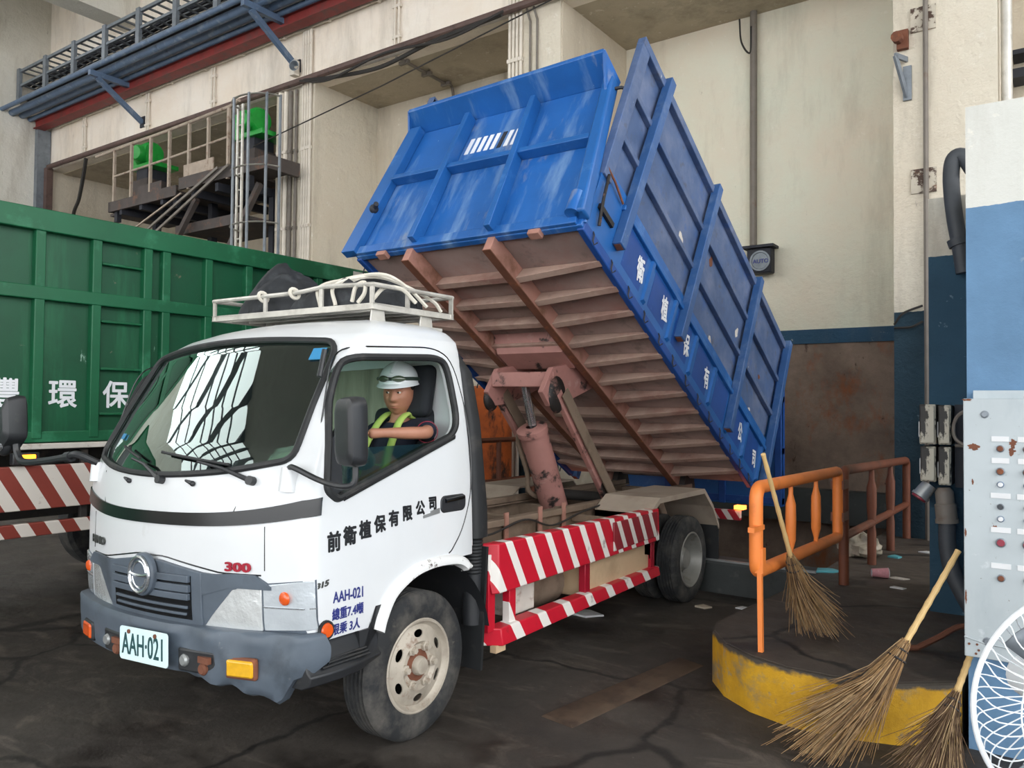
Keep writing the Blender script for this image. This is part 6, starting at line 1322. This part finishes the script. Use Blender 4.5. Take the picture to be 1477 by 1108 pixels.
for s in (1, -1):
    e = MB(); e.ball(hw((s*.030, -.0795, .0165)), .0098, 16, 10); eo = pp('eye', e, 'eye_white')
    e = MB(); e.ball(hw((s*.030-.004, -.0862, .0148)), .0060, 12, 8); pp('iris', e, 'eye_dark', eo)
    e = MB(); e.tube([hw((s*(.015+.03*t), -.0890+.018*t*t, .0205+.0035*math.sin(PI*t))) for t in np.linspace(0, 1, 7)], .0045, 6); pp('eyelid', e, 'skin', eo)
    e = MB(); e.tube([hw((s*(.013+.036*t), -.099+.021*t*t, .037+.006*math.sin(PI*t*.8)-.004*t)) for t in np.linspace(0, 1, 8)], [.0022, .0034, .004, .004, .0036, .003, .0024, .0014], 6, squash=.7); pp('eyebrow', e, 'hair')
e = MB(); e.tube([hw((.024*t, -.1010+.012*t*t, -.0605-.003*t*t)) for t in np.linspace(-1, 1, 11)], [.001, .002, .0026, .003, .003, .0026, .003, .003, .0026, .002, .001], 6); pp('lips', e, 'lips')
# hair below the hat, at the back and temples
e = MB(); rows = []
for z in (.055, .03, .0, -.03, -.05):
    rows.append([hw((math.sin(u)*.0805*(1-max(0, -z)*2.4), -math.cos(u)*.099*(1-max(0, -z)*1.2), z)) for u in np.linspace(PI*.56 if z < .01 else PI*.42, 2*PI-(PI*.56 if z < .01 else PI*.42), 24)])
e.grid(rows); h_ = pp('hair', e, 'hair'); k = h_.modifiers.new('s', 'SOLIDIFY'); k.thickness = .008
# hard hat
e = MB(); rows = []
for v in np.linspace(0, PI/2, 14): rows.append([hw((.105*math.sin(v)*math.sin(u)*(1), -.126*math.sin(v)*math.cos(u)+.006, .062+.112*math.cos(v)*(1+.02*math.exp(-(math.sin(u)*math.sin(v)/.22)**2)))) for u in np.linspace(0, 2*PI, 48, endpoint=False)])
for k_, (dr, dz) in enumerate(((.006, -.004), (.010, -.010), (.004, -.012))):
    rows.append([hw(((.105+dr)*math.sin(u), -(.126+dr+(.040 if k_ < 2 else .032)*max(0, math.cos(u))**1.5)*math.cos(u)+.006, .062+dz-.010*max(0, math.cos(u)))) for u in np.linspace(0, 2*PI, 48, endpoint=False)])
e.grid(rows, True, True); hat = pp('hard_hat', e, 'helmet', ang=60)
e = MB(); e.tube([hw((.016*t, -.126*math.sin(v)+.003, .066+.112*math.cos(v))) for t in (0,) for v in np.linspace(-PI*.35, PI*.35, 16)], .010, 8, squash=.5); pp('hat_ridge', e, 'helmet', hat)
e = MB(); e.tube([hw((.109*math.sin(u), -.130*math.cos(u)+.006, .074+.014*math.cos(u)+.006*abs(math.sin(u)))) for u in np.linspace(0, 2*PI, 40, endpoint=False)], .0075, 6, True, squash=1.6); gs = pp('goggle_strap', e, 'goggle_strap', hat)
for s in (1, -1):
    e = MB(); rows = []
    for j in range(5):
        rows.append([hw(((.117+.004*math.sin(PI*j/4))*math.sin(u), -(.138+.006*math.sin(PI*j/4))*math.cos(u)+.006, .080+.010*math.cos(u)+(j-2)*.0085*math.sin(PI*(.12+.76*t)))) for t, u in ((t, s*(.06+.62*t)) for t in np.linspace(0, 1, 9))])
    e.grid(rows); l_ = pp('goggle_lens', e, mat('goggle_glass', '#4d5a48', .12, 0, .1, 9, coat=1.) if s > 0 else bpy.data.materials['goggle_glass'], gs); k = l_.modifiers.new('s', 'SOLIDIFY'); k.thickness = .006
# shirt, vest, trousers
sv = chain([
    (None, [((.50, .17, 1.24), .138), ((.50, .21, 1.42), .140), ((.51, .262, 1.57), .140), ((.515, .285, 1.655), .090), ((.517, .287, 1.695), .070)]),
    (2, [((.60, .29, 1.655), .088), ((.70, .295, 1.668), .072), ((.775, .24, 1.658), .062), ((.812, .195, 1.651), .058)]),
    (2, [((.42, .29, 1.655), .088), ((.33, .295, 1.648), .072), ((.268, .20, 1.562), .060)])])
ms = skin_mesh(*sv); ms.name = 'shirt'; shirt = finish('shirt', setmat(shift(ms, PX.location), 'navy_shirt'), PX, ang=180)
e = MB(); e.tube([Vector((.822, .182, 1.649))+.0615*(math.cos(a)*Vector((.42, .5, .75)).normalized()+math.sin(a)*Vector((.42, .5, .75)).normalized().cross(Vector((.63, -.77, -.1)).normalized())) for a in np.linspace(0, 2*PI, 24, endpoint=False)], .0026, 6, True); pp('sleeve_trim', e, 'red_button', shirt)
v1 = MB()
def vest_strip(pts, w0):
    P = [Vector(p) for p in spline(pts, 6)]; rows = []
    for i, p in enumerate(P):
        t = (P[min(i+1, len(P)-1)]-P[max(0, i-1)]).normalized(); x = Vector((1, .1, 0)); n_ = t.cross(x).normalized()
        if n_.y > 0: n_ = -n_
        rows.append([p-x*w0+n_*.004, p-x*w0*.5+n_*.012, p+n_*.014, p+x*w0*.5+n_*.012, p+x*w0+n_*.004])
    return rows
for sgn in (1, -1):
    x0 = .515+sgn*.075
    v1.grid(vest_strip([(x0, .36, 1.70), (x0, .285, 1.738), (x0+sgn*.005, .205, 1.70), (x0+sgn*.02, .135, 1.60), (x0+sgn*.03, .085, 1.50), (x0+sgn*.03, .045, 1.36), (x0+sgn*.03, .02, 1.26)], .021))
vo = pp('safety_vest', v1, 'lime_vest'); k = vo.modifiers.new('s', 'SOLIDIFY'); k.thickness = .012; k.offset = 1
e = MB(); e.grid([[(.515+.145*math.sin(u), .215-.145*math.cos(u)-.02*(1.45-z), z) for u in np.linspace(-1.5, 1.5, 16)] for z in (1.30, 1.36, 1.42, 1.46)]); w_ = pp('vest_panel', e, 'lime_vest', vo); k = w_.modifiers.new('s', 'SOLIDIFY'); k.thickness = .008
tv = chain([(None, [((.50, .19, 1.25), .14)]), (0, [((.60, .0, 1.225), .096), ((.62, -.24, 1.185), .074), ((.62, -.46, 1.04), .060), ((.62, -.57, .92), .055)]), (0, [((.40, .0, 1.225), .096), ((.36, -.24, 1.185), .074), ((.35, -.46, 1.04), .060), ((.35, -.57, .92), .055)])])
mt_ = skin_mesh(*tv); mt_.name = 'trousers'; finish('trousers', setmat(shift(mt_, PX.location), 'navy_shirt'), PX, ang=180)
for x in (.62, .35): e = MB(); e.ball((x, -.63, .86), (.05, .11, .05), 14, 10); pp('shoe', e, 'black_rubber')
# ------------------------------------------------------------------ load on the roof rack
def rl(p): x, y, z = lean(p); return (x, y, z)
TP = thing('tarpaulin', 'black folded tarpaulin heaped and roped on the roof rack of the white cab', 'tarpaulin', (-.1, .2, 2.38))
def z0(x): return math.sin(5*x)
def heap(cs, rr, name, seed, zf):
    rnd = random.Random(seed); mb = MB(); ph = [rnd.uniform(0, 6) for _ in range(6)]; rows = []; nu, nv = 64, 32
    for j in range(nv+1):
        row = []
        for i in range(nu):
            u = 2*PI*i/nu; v = PI*j/nv
            x = cs[0]+rr[0]*math.copysign(abs(math.sin(v))**.8*abs(math.cos(u))**.8, math.cos(u)); y = cs[1]+rr[1]*math.copysign(abs(math.sin(v))**.8*abs(math.sin(u))**.8, math.sin(u))
            top = zf(x, y); t = (1-math.cos(v))/2
            fold = .022*math.sin(17*x+9*y+ph[0]+3*math.sin(9*y+6*z0(x)))+.016*math.sin(33*x-15*y+ph[1]+2*math.sin(12*x))+.012*math.sin(29*y+13*x+ph[2])
            z = cs[2] + (top*(abs(math.cos(v))**.55) if v < PI/2 else 0) + fold*math.sin(min(v, PI/2)+.3)*(v < PI*.55)
            row.append((x+fold*.5, y+fold*.4, max(cs[2]-.002, z)))
        rows.append(row)
    mb.grid(rows, True, True); return mb.build(name, 'tarp', TP, ang=70)
heap((-.45, .27, 2.372), (.38, .30, .3), 'peaked_fold', 3, lambda x, y: .12+.25*math.exp(-((x+.58)/.13)**2-((y-.25)/.22)**2)+.10*math.exp(-((x+.38)/.16)**2))
heap((.14, .26, 2.374), (.44, .31, .3), 'flat_fold', 5, lambda x, y: .155+.03*math.sin(6*x)+.02*math.exp(-((x-.35)/.2)**2))
RPE = thing('rope', 'pale rope lashed over the black tarpaulin on the roof rack', 'rope', (.2, .1, 2.38))
def rp(pts, n=8): pts = [(x, y, z-.065) for x, y, z in pts]; mb = MB(); mb.tube(spline(pts, n), .012, 6); mb.build('rope_lashing', 'rope', RPE)
rp([(.18, -0.060, 2.45), (.15, -0.050, 2.56), (.20, 0.060, 2.615), (.26, 0.230, 2.625), (.30, 0.530, 2.56)])
rp([(.30, -0.050, 2.45), (.28, -0.050, 2.56), (.36, 0.050, 2.62), (.50, 0.180, 2.62), (.60, 0.450, 2.52), (.62, 0.530, 2.45)])
rp([(.18, 0.020, 2.60), (.36, 0.080, 2.635), (.55, 0.110, 2.63), (.62, 0.230, 2.56), (.66, 0.350, 2.46)])
rp([(.46, -0.070, 2.46), (.50, -0.080, 2.54), (.57, -0.080, 2.56), (.57, -0.080, 2.50), (.52, -0.080, 2.45)])
rp([(.60, -0.040, 2.47), (.62, 0.030, 2.54), (.66, 0.130, 2.54), (.68, 0.230, 2.47)])
for x in (-.28, .02): mb = MB(); mb.tube([(x-.058+.012*math.cos(a), -.075+.026*math.cos(a+.5), ht(x)-.010+.028*math.sin(a)) for a in np.linspace(0, 2*PI, 14, endpoint=False)], .012, 6, True); mb.build('rope_lashing', 'rope', RPE)

CL_ = MB(lean); rnd = random.Random(11); rows = []
for j in range(13):
    row = []
    for i in range(28):
        u = 2*PI*i/28; v = PI*j/12; k = 1+.14*math.sin(4*u+2*v)+.10*math.sin(7*u-3*v)+rnd.uniform(-.03, .03)
        row.append((.33+.19*k*math.sin(v)*math.cos(u)*.9, -.70+.085*k*math.sin(v)*math.sin(u), max(1.478, 1.478+.10*(.3+.75*k*math.cos(v)))))
    rows.append(row)
CL_.grid(rows, True, True); solo('cloth', CL_, 'teal_cloth', 'crumpled teal cloth lying on the dashboard behind the windscreen', 'cloth', lean((.33, -.70, 1.478)), ang=60)
